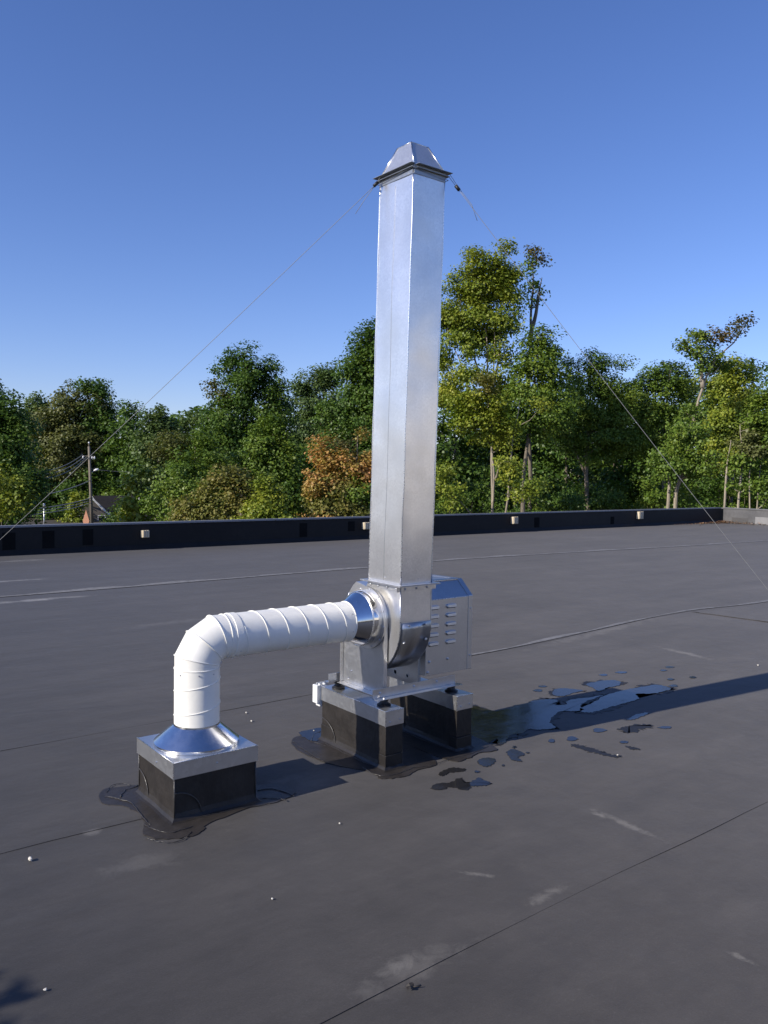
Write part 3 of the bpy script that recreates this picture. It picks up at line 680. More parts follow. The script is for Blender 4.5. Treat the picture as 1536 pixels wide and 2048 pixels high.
# inlet ring
IY, IZ = DY+0.008, DZ+0.008
ir = rings('inlet_collar', [ringx(2.688, IY, IZ, 0.1480), ringx(2.690, IY, IZ, 0.152), ringx(2.735, IY, IZ, 0.154), ringx(FX0-0.003, IY, IZ, 0.156)], MT['stack'], fan)
ir.data.set_sharp_from_angle(angle=math.radians(30))
ifl = rings('inlet_flange', [ringx(2.718, IY, IZ, 0.1535), ringx(2.718, IY, IZ, 0.174), ringx(2.7265, IY, IZ, 0.175), ringx(2.7265, IY, IZ, 0.1535)], MT['stack'], fan, smooth=True)
ifl.data.set_sharp_from_angle(angle=math.radians(30))
for k in range(12):
    a = 2*PI*(k+0.35)/12; bolt(fan, (2.718, IY+0.164*math.cos(a), IZ+0.164*math.sin(a)), (-1, 0, 0), 0.005, MT['bolt'])
# pedestal: folded plate on the inlet side
Ys, Ye = 3.500, 3.885
PXp = 2.729
z0p = 0.376
pedp = [(Ys, z0p), (Ye, z0p), (Ye, 0.66), (Ye-0.02, 0.70), (Ys, 0.78)]
prism_x('pedestal_plate', pedp, PXp, PXp+0.003, MT['cap'], fan)
bm = bmesh.new(); add_box(bm, PXp-0.022, PXp-0.0005, Ye-0.003, Ye, z0p, 0.70, 0.0006); from_bm('pedestal_lip', bm, MT['galv'], fan)
bm = bmesh.new(); add_box(bm, PXp-0.001, PXp+0.022, Ys-0.0035, Ys-0.0005, z0p, 0.80, 0.0006); from_bm('pedestal_lip', bm, MT['galv'], fan)
bm = bmesh.new(); add_box(bm, PXp-0.045, PXp-0.0005, Ys+0.02, Ye-0.006, z0p-0.004, z0p-0.0005, 0.0006); from_bm('pedestal_foot', bm, MT['galv'], fan)
for y, z in ((3.83, 0.40), (3.52, 0.775), (3.80, 0.45)): bolt(fan, (PXp, y, z), (-1, 0, 0), 0.005, MT['bolt'])
# drive-side plate seen below the scroll, with two cut holes
DXp = 3.024
bm = bmesh.new(); add_box(bm, DXp, DXp+0.003, Ys+0.06, Ye, z0p-0.005, 0.80, 0.0006); from_bm('drive_plate', bm, MT['cap'], fan)
for y, z, r in ((3.764, 0.412, 0.014), (3.651, 0.411, 0.011)):
    rings('plate_hole', [ringx(DXp-0.0008, y, z, r, 20), ringx(DXp-0.0008, y, z, 0.0005, 20)], MT['hole'], fan)
    q = ringx(DXp-0.001, y, z, r, 20); tube('hole_rim', q+[q[0]], 0.0016, MT['steel_edge'], fan, 6)
bm = bmesh.new(); add_box(bm, DXp-0.002, DXp+0.02, Ys+0.055, Ys+0.0585, z0p-0.005, 0.56, 0.0006); from_bm('drive_lip', bm, MT['galv'], fan)
# motor cover
MY, MX0, MX1, MZ0, MZ1 = 3.500, 3.032, 3.392, 0.437, 0.873
pm = [(MY, MZ0), (3.93, MZ0), (3.93, 0.955), (MY+0.10, 0.963), (MY, MZ1)]
cov = prism_x('motor_cover', pm, MX0, MX1-0.036, MT['cover'], fan, 0.0015)
prism_x('cover_side', [(y+(0.0025 if y > 3.7 else -0.0025), z+(0.003 if z > 0.6 else -0.002)) for y, z in pm], MX1-0.0355, MX1, MT['cover'], fan, 0.002)
box('cover_top_hem', MX0, MX1-0.037, MY+0.094, MY+0.099, 0.9615, 0.9655, MT['steel_edge'], fan)
tube('cover_ridge', [(MX0, 3.93, 0.958), (MX1-0.02, 3.93, 0.958)], 0.004, MT['steel_edge'], fan, 6)
tube('cover_hem', [(MX0, MY-0.001, MZ1), (MX1-0.037, MY-0.001, MZ1)], 0.002, MT['steel_edge'], fan, 6)
for x, y in ((3.34, 3.64), (3.34, 3.88)): bolt(fan, (x, y, 0.962), (0, 0, 1), 0.006, MT['bolt'])
for z in (0.80, 0.52): bolt(fan, (MX1-0.018, MY-0.0028, z), (0, -1, 0), 0.005, MT['bolt'])
for x, z in ((3.06, 0.517), (3.201, 0.519), (3.05, 0.458)): bolt(fan, (x, MY-0.001, z), (0, -1, 0), 0.0075, MT['bolt'])
MT['louver'] = galv('louver_steel', (0.88, 0.88, 0.87), rough=0.5, spangle=200, wav=0.02, spread=0.03)
def louver(parent, xc, zc, wd=0.074, hg=0.021):
    bm = bmesh.new(); n = 8; rr = hg/2; loops = []
    for s, dy in ((1.0, 0.0), (0.95, -0.009), (0.70, -0.013)):
        L = []
        for side in (1, -1):
            for i in range(n+1):
                a = -PI/2+PI*i/n
                L.append(bm.verts.new((xc+side*((wd/2-rr)+rr*math.cos(a)*s), MY-0.0005+dy*(1.0), zc+side*rr*math.sin(a)*s)))
        loops.append(L)
    for a, b in zip(loops, loops[1:]):
        m = len(a)
        for k in range(m): bm.faces.new((a[k], a[(k+1) % m], b[(k+1) % m], b[k]))
    bm.faces.new(loops[-1])
    o = from_bm('louver', bm, MT['louver'], parent)
    box('louver_slot', xc-wd*0.42, xc+wd*0.42, MY-0.006, MY-0.0005, zc-0.0135, zc-0.0105, MT['hole'], o)
for k in range(5):
    z = 0.829-k*0.0523
    louver(fan, 3.219, z); louver(fan, 3.085, z)
# base rails: steel angles along x
AX0, AX1 = 2.640, 3.243
for y, nm in ((3.478, 1), (3.905, -1)):
    bm = bmesh.new(); add_box(bm, AX0, AX1, y-0.0015, y+0.0015, 0.3735, 0.423, 0.0006); r1 = from_bm('base_rail', bm, MT['cap'], fan)
    bm = bmesh.new(); add_box(bm, AX0+0.001, AX1+0.02, y-0.045 if nm > 0 else y+0.002, y-0.002 if nm > 0 else y+0.045, 0.3705, 0.3733, 0.0006); from_bm('rail_ledge', bm, MT['cap'], r1)
for x, z in ((2.69, 0.400), (2.93, 0.402), (3.10, 0.405)): bolt(fan, (x, 3.4765, z), (0, -1, 0), 0.0065, MT['bolt'])
for x in (2.70, 3.20): bolt(fan, (x, 3.455, 0.3735), (0, 0, 1), 0.006, MT['bolt'])
# rubber isolators
for x, y in ((2.725, 3.486), (3.222, 3.486), (2.725, 3.924), (3.222, 3.924)):
    rr = [ringz(x, y, z, r, 20) for z, r in ((sh2+0.002, 0.038), (sh2+0.009, 0.039), (sh2+0.014, 0.030), (sh2+0.024, 0.022), (sh2+0.032, 0.021), (sh2+0.037, 0.027), (sh2+0.0485, 0.027))]
    f_ = rings('isolator_foot', rr, MT['rubber'], fan, True, True)
    f_.data.set_sharp_from_angle(angle=math.radians(40))

# ------------------------------------------------------------------ square stack
stack = thing('exhaust_stack', ((FX0+FX1)/2, (FY0+FY1)/2, FTOP+0.001), 'tall square galvanized sheet metal exhaust stack with tapered top', 'exhaust stack')
SZ0, SZ1 = FTOP+0.0055, 3.184
LX, LY = 0.006, -0.042
def lean(p):
    u = (p.z-SZ0)/(SZ1-SZ0); return Vector((p.x+LX*u, p.y+LY*u, p.z))
def wob(u, v, s):
    return (0.0022*math.sin(v*9+s*2.1+u*2)+0.0016*math.sin(v*21+s*4)+0.0012*math.sin(u*4+v*5+s))*math.sin(PI*u)
faces4 = [((FX0, FY0), (FX1, FY0), (0, -1)), ((FX1, FY0), (FX1, FY1), (1, 0)), ((FX1, FY1), (FX0, FY1), (0, 1)), ((FX0, FY1), (FX0, FY0), (-1, 0))]
for s, (a, b, n) in enumerate(faces4):
    NU, NV = 10, 70; V = []; Fc = []
    for j in range(NV+1):
        for i in range(NU+1):
            u = i/NU; v = j/NV; d = wob(u, v, s)
            V.append(lean(Vector((a[0]+(b[0]-a[0])*u+n[0]*d, a[1]+(b[1]-a[1])*u+n[1]*d, SZ0+(SZ1-SZ0)*v))))
    for j in range(NV):
        for i in range(NU): Fc.append((j*(NU+1)+i, j*(NU+1)+i+1, (j+1)*(NU+1)+i+1, (j+1)*(NU+1)+i))
    mesh('stack_panel', V, Fc, MT['stack'], stack, True)
for (x, y) in ((FX0, FY0), (FX1, FY0), (FX0, FY1), (FX1, FY1)):
    pts = []
    for j in range(30):
        v = j/29; pts.append(lean(Vector((x+0.0012*math.sin(v*30+x*9), y+0.0012*math.sin(v*23+y*5), SZ0+(SZ1-SZ0)*v))))
    tube('corner_seam', pts, 0.0045 if (x, y) == (FX0, FY0) else 0.0032, MT['steel_edge'], stack, 8)
ym = (FY0+FY1)/2+0.005
tube('panel_crease', [lean(Vector((FX0-0.0006+0, ym, SZ0+0.01)))+Vector((-abs(wob(0.5, 0, 3)), 0, 0))*0]+[lean(Vector((FX0-wob(0.5, j/40, 3)-0.0002, ym, SZ0+(SZ1-SZ0)*j/40))) for j in range(1, 40)], 0.0011, MT['dark_steel'], stack, 5)
frame_flange('foot_flange', FX0, FX1, FY0, FY1, FTOP+0.0015, FTOP+0.005, 0.036, stack, MT['galv'])
for p, n in (((FX0-0.001, 3.54, 1.02), (-1, 0, 0)), ((2.88, FY0-0.001, 1.02), (0, -1, 0))): bolt(stack, p, n, 0.004, MT['bolt'], 'screw')
# top flanges, left open at the near corner
TX0, TX1, TY0, TY1 = FX0+LX, FX1+LX, FY0+LY, FY1+LY
for z, wd, mt in ((SZ1+0.001, 0.020, 'galv'), (SZ1+0.019, 0.030, 'galv')):
    for b in ((TX0+0.012, TX1+wd, TY0-wd, TY0-0.001), (TX0-wd, TX1+wd, TY1+0.001, TY1+wd), (TX0-wd, TX0-0.001, TY0-wd*0.5, TY1), (TX1+0.001, TX1+wd, TY0-0.0005, TY1)):
        bm = bmesh.new(); add_box(bm, *b, z, z+0.003, 0.0007); from_bm('top_flange', bm, MT['dark_steel'], stack)
for b in ((TX0, TX1, TY0-0.004, TY0-0.001), (TX0-0.004, TX0-0.001, TY0, TY1), (TX0, TX1, TY1+0.001, TY1+0.004), (TX1+0.001, TX1+0.004, TY0, TY1)):
    bm = bmesh.new(); add_box(bm, *b, SZ1-0.028, SZ1+0.0005, 0.0006); from_bm('flange_web', bm, MT['dark_steel'], stack)
    bm = bmesh.new(); add_box(bm, *b, SZ1+0.0045, SZ1+0.0185, 0.0006); from_bm('flange_web', bm, MT['dark_steel'], stack)
mx, my = (TX0+TX1)/2, (TY0+TY1)/2
zt0, zt1 = SZ1+0.0225, SZ1+0.170
q0 = [(TX0, TY0), (TX1, TY0), (TX1, TY1), (TX0, TY1)]; hw = 0.058
q1 = [(mx-hw, my-hw), (mx+hw, my-hw), (mx+hw, my+hw), (mx-hw, my+hw)]
for k in range(4):
    a, b, c, d = q0[k], q0[(k+1) % 4], q1[(k+1) % 4], q1[k]
    pn = mesh('taper_panel', [(*a, zt0), (*b, zt0), (*c, zt1), (*d, zt1)], [(0, 1, 2, 3)], MT['stack'], stack)
    sm = pn.modifiers.new('s', 'SOLIDIFY'); sm.thickness = 0.002; sm.offset = -1
    tube('taper_seam', [(*a, zt0), (*d, zt1)], 0.004, MT['steel_edge'], stack, 6)
    tube('taper_rim', [(*d, zt1), (*c, zt1)], 0.0022, MT['steel_edge'], stack, 6)
# guy wires
def guy(name, top, direction, length, label, cd=0.07):
    top = Vector(top); end = top+Vector(direction).normalized()*length
    e = thing(name, top, label, 'guy wire', 'guy wires of the exhaust stack')
    N = 24; pts = []
    for i in range(N+1):
        u = i/N; p = top.lerp(end, u); p.z -= 0.03*math.sin(PI*u); pts.append(p)
    tube('cable', pts, 0.0014, MT['wire'], e, 6)
    d = (end-top).normalized()
    c = top+d*cd
    tube('cable_clamp', [c-d*0.016, c+d*0.016], 0.0095, MT['rubber'], e, 8)
    tube('cable_tail', [top+Vector((0.0, 0.0, 0.02)), c+Vector((0.004, 0.0, 0.006)), c+d*0.10+Vector((0.012, -0.01, -0.012)), c+d*0.16+Vector((0.006, -0.006, -0.05))], 0.0014, MT['wire'], e, 5)
    a = end
    tube('anchor', [(a.x, a.y, 0.002), (a.x, a.y, 0.012)], 0.06, MT['galv'], e, 12)
    tube('eye_bolt', [(a.x, a.y, 0.013), (a.x, a.y, 0.05)], 0.008, MT['galv'], e, 8)
    return e
def guy_to(top, px, py, depth, label, cd=0.07):
    top = Vector(top); p = at(px, py, depth); d = (p-top)
    k = (0.04-top.z)/d.z; guy('guy_wire', top, d, d.length*k, label, cd)
guy_to((TX0-0.016, TY1-0.030, SZ1+0.006), 0, 1070, 4.75, 'thin steel guy wire running down to the left from the stack top', 0.04)
guy_to((TX1+0.018, TY0-0.016, SZ1-0.002), 1536, 1170, 4.35, 'thin steel guy wire running down to the right from the stack top')
lp = [(TX0-0.014, TY1+0.014, SZ1-0.012), (TX0-0.010, TY0-0.010, SZ1-0.001), (TX1+0.014, TY0-0.012, SZ1-0.016), (TX1+0.012, TY1+0.012, SZ1-0.014), (TX0-0.014, TY1+0.014, SZ1-0.012)]
tube('wire_loop', lp, 0.0018, MT['dark_steel'], stack, 5)

# ------------------------------------------------------------------ water on the roof
def puddle(pts, seed, mat='water', name='water_puddle', z=0.0030, jit=0.0055, sub=10):
    o, _ = blob_sheet(name, pts, z, MT[mat], None, jit, seed, sub, 0.0028); o['kind'] = 'structure'; return o
PUD = [
    [(105, 330), (170, 335), (230, 345), (300, 325), (420, 292), (500, 288), (520, 298), (492, 312), (560, 315), (575, 292), (690, 277), (742, 268), (655, 300), (632, 322), (640, 342), (560, 345), (520, 352), (482, 395), (510, 425), (440, 435), (380, 432), (350, 450), (290, 462), (262, 500), (232, 500), (222, 480), (105, 520)],
    [(630, 333), (700, 300), (760, 265), (860, 240), (905, 232), (1000, 218), (1065, 235), (1040, 248), (980, 260), (900, 262), (910, 285), (850, 305), (760, 330), (690, 350), (645, 350)],
    [(655, 215), (720, 200), (790, 195), (825, 205), (810, 222), (760, 232), (720, 248), (690, 232)],
    [(497, 265), (505, 240), (560, 235), (640, 245), (600, 256), (545, 272)],
    [(130, 588), (180, 570), (220, 580), (200, 605), (165, 612)],
    [(275, 545), (310, 528), (360, 555), (328, 566), (345, 588), (300, 580)],
    [(0, 690), (50, 668), (75, 690), (105, 685), (140, 666), (165, 680), (200, 696), (150, 706), (105, 708), (80, 727), (0, 712), (-40, 725), (-90, 718), (-60, 695)],
    [(855, 385), (905, 360), (960, 353), (930, 370), (890, 385)],
]
for i, pl in enumerate(PUD):
    pts = [Z8(*q) for q in pl]; puddle(pts, 50+i)
    if i < 4:
        c = sum(pts, Vector())/len(pts); puddle([c+(p-c)*1.05+Vector((0.02*math.sin(k*2.1), 0.03*math.cos(k*1.3), 0)) for k, p in enumerate(pts)], 150+i, 'damp', 'damp_patch', 0.0014, 0.02)
puddle([Z1(70, 1330), Z1(150, 1310), Z1(245, 1300), Z1(250, 1370), Z1(190, 1400), Z1(110, 1370)], 70, z=0.0060)
puddle([Z1(1150, 1640), Z1(1230, 1600), Z1(1340, 1605), Z1(1330, 1625), Z1(1230, 1635), Z1(1170, 1660)], 71)
for i, (zx, zy, rx, ry) in enumerate([(490, 488, 14, 9), (588, 478, 26, 11), (720, 438, 32, 10), (840, 495, 20, 6), (1040, 424, 32, 6), (1080, 222, 20, 6), (1172, 180, 16, 4), (1065, 190, 16, 4), (1060, 132, 20, 4), (1030, 148, 16, 4), (828, 158, 28, 5), (742, 170, 20, 5), (425, 245, 22, 6), (447, 225, 20, 4), (310, 518, 8, 6), (130, 638, 12, 5), (375, 546, 8, 3), (257, 607, 5, 4)]):
    puddle([Z8(zx+rx*math.cos(a)*(1+0.2*math.sin(3*a+i)), zy+ry*math.sin(a)) for a in [2*PI*k/8 for k in range(8)]], 90+i, jit=0.003, sub=4)
puddle([Z8(590, 508), Z8(640, 510), Z8(700, 528), Z8(760, 548), Z8(825, 562), Z8(790, 568), Z8(720, 552), Z8(650, 535)], 80, 'damp', 'damp_patch', 0.0018, 0.012)
puddle([Z8(830, 425), Z8(900, 410), Z8(975, 415), Z8(930, 432), Z8(870, 450), Z8(825, 440)], 81, 'damp', 'damp_patch', 0.0018, 0.018)
puddle([Z8(850, 515), Z8(890, 518), Z8(915, 530), Z8(880, 530)], 82, 'damp', 'damp_patch', 0.0018, 0.008)

# ------------------------------------------------------------------ small litter
def pebble(px, py, r, label, mat, seed, flat=0.7, cat='pebble', name='pebble'):
    g = roofpt(px, py); bm = bmesh.new(); bmesh.ops.create_icosphere(bm, subdivisions=2, radius=r); rr = random.Random(seed)
    k = [rr.uniform(0, 6) for _ in range(6)]
    for v in bm.verts:
        d = v.co.normalized(); s = 1+0.22*math.sin(3*d.x+k[0])+0.18*math.sin(4*d.y+k[1])+0.1*math.sin(5*d.z+k[2])
        v.co = Vector((v.co.x*s+g.x, v.co.y*s+g.y, v.co.z*s*flat+r*flat*0.9+0.003))
    return tag(from_bm(name, bm, MT[mat], None, False), label, cat)
pebble(60, 1722, 0.009, 'white pebble lying on the roof at the lower left', 'stone', 1)
pebble(90, 1983, 0.005, 'tiny pale stone chip on the roof beside the bottom left shadow', 'stone', 2, cat='stone chip', name='stone_chip')
for i, (px, py, r, lab) in enumerate([(655, 1455, 0.005, 'tiny white chip behind the near support curb'), (628, 1463, 0.005, 'tiny white chip on the wet flashing left of the support curb'), (493, 1427, 0.006, 'tiny white chip right of the white duct'),
                                   (503, 1444, 0.006, 'tiny pale chip just below the one right of the white duct'), (679, 1649, 0.004, 'tiny white chip on the open roof right of the curb'), (1235, 1512, 0.005, 'tiny white chip on the damp streak right of the fan'),
                                   (1516, 1332, 0.007, 'small pale chip at the right edge above the stack shadow'), (545, 1800, 0.004, 'tiny white chip on the roof at the lower middle')]):
    pebble(px, py, r, lab, 'stone', 10+i, cat='stone chip', name='stone_chip')
g = roofpt(820, 1980)
sc = thing('debris_scrap', (g.x, g.y, 0.004), 'small crumpled dark scrap lying beside the near roof seam', 'scrap')
bm = bmesh.new()
rr = random.Random(5); n = 9
vs = [bm.verts.new((g.x+0.016*math.cos(2*PI*k/n)*rr.uniform(0.5, 1.2), g.y+0.011*math.sin(2*PI*k/n)*rr.uniform(0.5, 1.2), 0.004+rr.uniform(0.001, 0.012))) for k in range(n)]
c = bm.verts.new((g.x, g.y, 0.012))
for k in range(n): bm.faces.new((vs[k], vs[(k+1) % n], c))
o = from_bm('crumple', bm, MT['debris'], sc); o.modifiers.new('s', 'SOLIDIFY').thickness = 0.002
tube('stalk', [(g.x+0.01, g.y-0.004, 0.008), (g.x+0.028, g.y-0.012, 0.009), (g.x+0.034, g.y-0.012, 0.006)], 0.0018, MT['debris'], sc, 5)
# drift of dry leaves in the far right roof corner
rr = random.Random(9); V = []; Fc = []
for i in range(420):
    u = abs(rr.gauss(0, 1)); x = RX1-0.05-u*1.2; y = RY1-0.12-abs(rr.gauss(0, 0.22))
    if rr.random() < 0.4: x = RX1-0.05-abs(rr.gauss(0, 0.3)); y = RY1-0.12-abs(rr.gauss(0, 0.7))
    a = rr.uniform(0, 6.28); s = rr.uniform(0.03, 0.06); z = 0.012+rr.uniform(0, 0.09)*math.exp(-u*1.5)
    dx, dy = math.cos(a)*s, math.sin(a)*s; b = len(V)
    V += [(x-dx, y-dy, z), (x+dy*0.6, y-dx*0.6, z+rr.uniform(0, 0.02)), (x+dx, y+dy, z), (x-dy*0.6, y+dx*0.6, z+rr.uniform(0, 0.02))]; Fc.append((b, b+1, b+2, b+3))
MT['dryleaf'] = plain('dry_leaf', (0.26, 0.15, 0.08), 0.8, var=0.4, scale=20)
tag(mesh('leaf_litter', V, Fc, MT['dryleaf']), 'brown dry leaves drifted into the far right corner of the roof', 'leaf litter', kind='stuff')

# ------------------------------------------------------------------ trees
def make_leaves(name, clumps, leaf_len, mat, parent, seed):
    """clumps: array rows (x,y,z, r, n, ox,oy,oz); one folded rhombus per leaf"""
    rg = np.random.default_rng(seed); C = np.array(clumps)
    idx = np.repeat(np.arange(len(C)), C[:, 4].astype(int)); N = len(idx)
    g = rg.normal(size=(N, 3)); g /= np.linalg.norm(g, axis=1)[:, None]+1e-9
    rad = rg.random(N)**0.5
    off = g*rad[:, None]*C[idx, 3][:, None]; off[:, 2] *= 0.62
    pos = C[idx, :3]+off
    nrm = 0.75*np.array([0, 0, 1])+0.5*C[idx, 5:8]+0.35*g+0.55*rg.normal(size=(N, 3))
    nrm /= np.linalg.norm(nrm, axis=1)[:, None]+1e-9
    t = rg.normal(size=(N, 3)); t[:, 2] -= 0.35
    t -= nrm*np.sum(t*nrm, 1)[:, None]; t /= np.linalg.norm(t, axis=1)[:, None]+1e-9
    b = np.cross(nrm, t)
    L = leaf_len*(0.65+0.7*rg.random(N))[:, None]; W = L*(0.36+0.12*rg.random(N))[:, None]
    V = np.empty((N, 4, 3))
    V[:, 0] = pos-t*L*0.5; V[:, 1] = pos+b*W+nrm*L*0.10-t*L*0.05; V[:, 2] = pos+t*L*0.5; V[:, 3] = pos-b*W+nrm*L*0.10-t*L*0.05
    me = bpy.data.meshes.new(name); me.vertices.add(N*4); me.vertices.foreach_set('co', V.reshape(-1))
    me.loops.add(N*4); me.loops.foreach_set('vertex_index', np.arange(N*4, dtype=np.int32))
    me.polygons.add(N); me.polygons.foreach_set('loop_start', np.arange(0, N*4, 4, dtype=np.int32)); me.polygons.foreach_set('loop_total', np.full(N, 4, dtype=np.int32))
    me.update(calc_edges=True)
    return link(name, me, mat, parent), N
TOTAL = [0]
def tree(name, label, cat, lobes, base, leaf_len, mat, seed, bark='bark', trunk_r=0.16, dens=1.0, limbs=True, group=None, clump_r=0.42, D=None, stems=None, shell=0.45, lai=8.0):
    """lobes: (centre Vector, rx, ry, rz, density, material key or None). base: trunk foot."""
    rr = random.Random(seed); base = Vector(base)
    t = thing(name, base, label, cat, group)
    nodes = []; items = []
    cz = sorted(lobes, key=lambda l: l[0].z)
    top = cz[-1][0]; cen = sum((l[0] for l in lobes), Vector())/len(lobes)
    def trunk_path(a, b, n, jit):
        out = []
        ph = rr.uniform(0, 6); 
        for i in range(n+1):
            u = i/n; p = a.lerp(b, u); p += Vector((math.sin(u*5+ph), math.cos(u*4+ph), 0))*jit*math.sin(PI*u); out.append(p)
        return out
    st = stems or [[base, Vector((base.x*0.3+top.x*0.7, base.y*0.3+top.y*0.7, top.z))]]
    for sp in st:
        pts = []
        for a, b in zip(sp, sp[1:]): pts += trunk_path(a, b, 6, 0.12*(b-a).length/4)[:-1]
        pts.append(sp[-1]); n = len(pts)
        rad = [trunk_r*(1-0.86*(i/(n-1)))*(1.25 if i == 0 else 1) for i in range(n)]
        items.append((pts, rad)); nodes += [(p, r) for p, r in zip(pts, rad)][1:]
    clumps = {}
    for (c, rx, ry, rz, dn, mk) in lobes:
        # limb to lobe centre from a lower node
        if limbs:
            cand = [nd for nd in nodes if nd[0].z < c.z-0.1] or nodes
            nd = min(cand, key=lambda q: (q[0]-c).length+max(0, q[0].z-c.z+0.6*(Vector((q[0].x-c.x, q[0].y-c.y, 0)).length))*1.2)
            a = nd[0]; m = a.lerp(c, 0.5)+Vector((rr.uniform(-.1, .1), rr.uniform(-.1, .1), -0.08*(c-a).length))
            r0 = min(nd[1]*0.7, 0.09); pts = [a, a.lerp(m, 0.5)+Vector((0, 0, -0.03)), m, m.lerp(c, 0.5)+Vector((rr.uniform(-.08, .08), rr.uniform(-.08, .08), 0.04)), c]
            rad = [r0, r0*0.85, r0*0.65, r0*0.45, r0*0.3]; items.append((pts, rad)); nodes += list(zip(pts[1:], rad[1:]))
        area = PI*rz*(rx+ry)/2; nc = max(5, int(5.0*dn*dens*area/(PI*clump_r**2)+3))
        per = lai*area*dn*dens/(0.42*leaf_len**2)/nc
        for _ in range(nc):
            while True:
                d = Vector((rr.gauss(0, 1), rr.gauss(0, 1), rr.gauss(0, 1)))
                if d.length > 0.1: break
            d.normalize(); k = (rr.random()**shell)*rr.uniform(0.84, 1.14)
            if d.z < -0.3 and rr.random() < 0.25: continue
            p = c+Vector((d.x*rx, d.y*ry, d.z*rz))*k
            cr = 1.45*clump_r*rr.uniform(0.5, 1.35)*(1.0 if k < 1 else 0.7)
            lv = int(per*(cr/clump_r/1.45)**2*rr.uniform(0.6, 1.3))
            out = (p-c*0.6-cen*0.4); out = out.normalized() if out.length > 0.01 else d
            clumps.setdefault(mk or mat, []).append((*p, cr, max(4, lv), *out))
            if limbs and rr.random() < 0.75:
                nd = min(nodes, key=lambda q: (q[0]-p).length)
                a = nd[0]; r0 = min(nd[1]*0.6, 0.028); m = a.lerp(p, 0.55)+Vector((0, 0, -0.06*(p-a).length))
                items.append(([a, m, p], [r0, r0*0.7, 0.006]))
                if rr.random() < 0.3: nodes.append((m, r0*0.7))
    multi_tube('trunk', items, MT[bark], t, 6)
    for mk, cl in clumps.items():
        o, n = make_leaves('crown', cl, leaf_len, LEAF[mk], t, seed+len(mk)); TOTAL[0] += n; o['kind'] = 'stuff'
    return t
def px_lobes(D, L, flat=0.85):
    out = []
    for l in L:
        px, py, rx, ry = l[:4]; dd = l[4] if len(l) > 4 else 0; dn = l[5] if len(l) > 5 else 1.0; mk = l[6] if len(l) > 6 else None
        d = D+dd; c = at(px, py, d); a = rx*d/FPX; b = ry*d/FPX; m = (a+b)/2*flat
        out.append((c, a*0.9+m*0.1, a*0.5+m*0.5, b, dn, mk))
    return out
def foot(px, D):
    g = at(px, 1000, D); return Vector((g.x, g.y, -5))

tree('broadleaf_tree', 'dark leafy tree cut by the left picture edge', 'tree', px_lobes(36, [(-10, 830, 50, 60), (20, 900, 55, 60), (-30, 800, 40, 50), (0, 990, 60, 55, -1, 1.0, 'lime'), (60, 960, 40, 40), (40, 850, 35, 35)]), foot(-30, 36), 0.13, 'dark', 11)
tree('broadleaf_tree', 'broad round olive grey tree behind the utility pole', 'tree', px_lobes(112, [(165, 815, 62, 52), (120, 850, 55, 48), (210, 850, 48, 55, 0, 1, 'dark'), (160, 890, 75, 50), (90, 890, 45, 45), (190, 780, 35, 22, 0, 1, 'dark'), (225, 910, 40, 40, 0, 1, 'dark'), (130, 950, 70, 40), (200, 970, 60, 40, 0, 1, 'dark')]), foot(160, 112), 0.34, 'olive', 12, clump_r=0.95, trunk_r=0.3)
tree('broadleaf_tree', 'pale blue green tree showing above the dark tree at far left', 'tree', px_lobes(124, [(75, 815, 28, 26), (60, 850, 40, 40), (95, 840, 30, 30)]), foot(75, 124), 0.38, 'blue', 13, clump_r=1.0, trunk_r=0.3)
tree('broadleaf_tree', 'dark narrow tree right of the broad olive tree', 'tree', px_lobes(108, [(262, 840, 28, 34), (255, 890, 40, 50), (275, 940, 45, 50), (290, 880, 30, 40)]), foot(262, 108), 0.34, 'dark', 14, clump_r=0.9, trunk_r=0.28)
tree('broadleaf_tree', 'grey green pointed tree in the gap left of the big maple', 'tree', px_lobes(78, [(312, 835, 22, 28), (325, 860, 26, 36), (300, 890, 35, 50), (335, 920, 40, 50), (310, 960, 50, 40)]), foot(315, 78), 0.26, 'blue', 15, clump_r=0.62, trunk_r=0.28)
tree('broadleaf_tree', 'small distant tree in the skyline gap beside the big maple', 'tree', px_lobes(95, [(362, 855, 18, 22), (392, 845, 22, 20), (380, 890, 45, 40), (350, 930, 40, 50), (410, 930, 40, 50)]), foot(375, 95), 0.30, 'blue', 16, clump_r=0.75, trunk_r=0.28)
tree('maple_tree', 'big dark green maple with a rusty left edge, left of the stack', 'tree', px_lobes(46, [(482, 712, 42, 24, 0, 0.6), (460, 742, 34, 30), (520, 752, 52, 42), (485, 790, 48, 44), (545, 800, 40, 48), (440, 790, 26, 38, 0, 0.7, 'rust'), (455, 845, 50, 50), (520, 860, 60, 50, 1), (560, 850, 30, 50, 1), (445, 905, 50, 50), (500, 930, 70, 50, 1), (432, 855, 22, 45)]), foot(500, 46), 0.135, 'dark', 17, clump_r=0.46, trunk_r=0.26)
tree('broadleaf_tree', 'grey green tree in the skyline between the maple and stack', 'tree', px_lobes(66, [(612, 770, 30, 34), (640, 760, 26, 26), (660, 760, 24, 28), (625, 820, 45, 50), (670, 820, 45, 50), (600, 880, 40, 60), (660, 900, 60, 60)]), foot(630, 66), 0.18, 'blue', 18, clump_r=0.6, trunk_r=0.3)
tree('broadleaf_tree', 'tall dark tree rising just left of the metal stack', 'tree', px_lobes(44, [(738, 668, 26, 32), (722, 705, 34, 34), (705, 740, 32, 30), (745, 740, 45, 50), (715, 790, 46, 44), (770, 720, 50, 60), (680, 840, 50, 46), (740, 850, 60, 60), (800, 800, 60, 80), (690, 910, 60, 50), (770, 920, 80, 70)]), foot(745, 44), 0.13, 'dark', 19, clump_r=0.46, trunk_r=0.25)
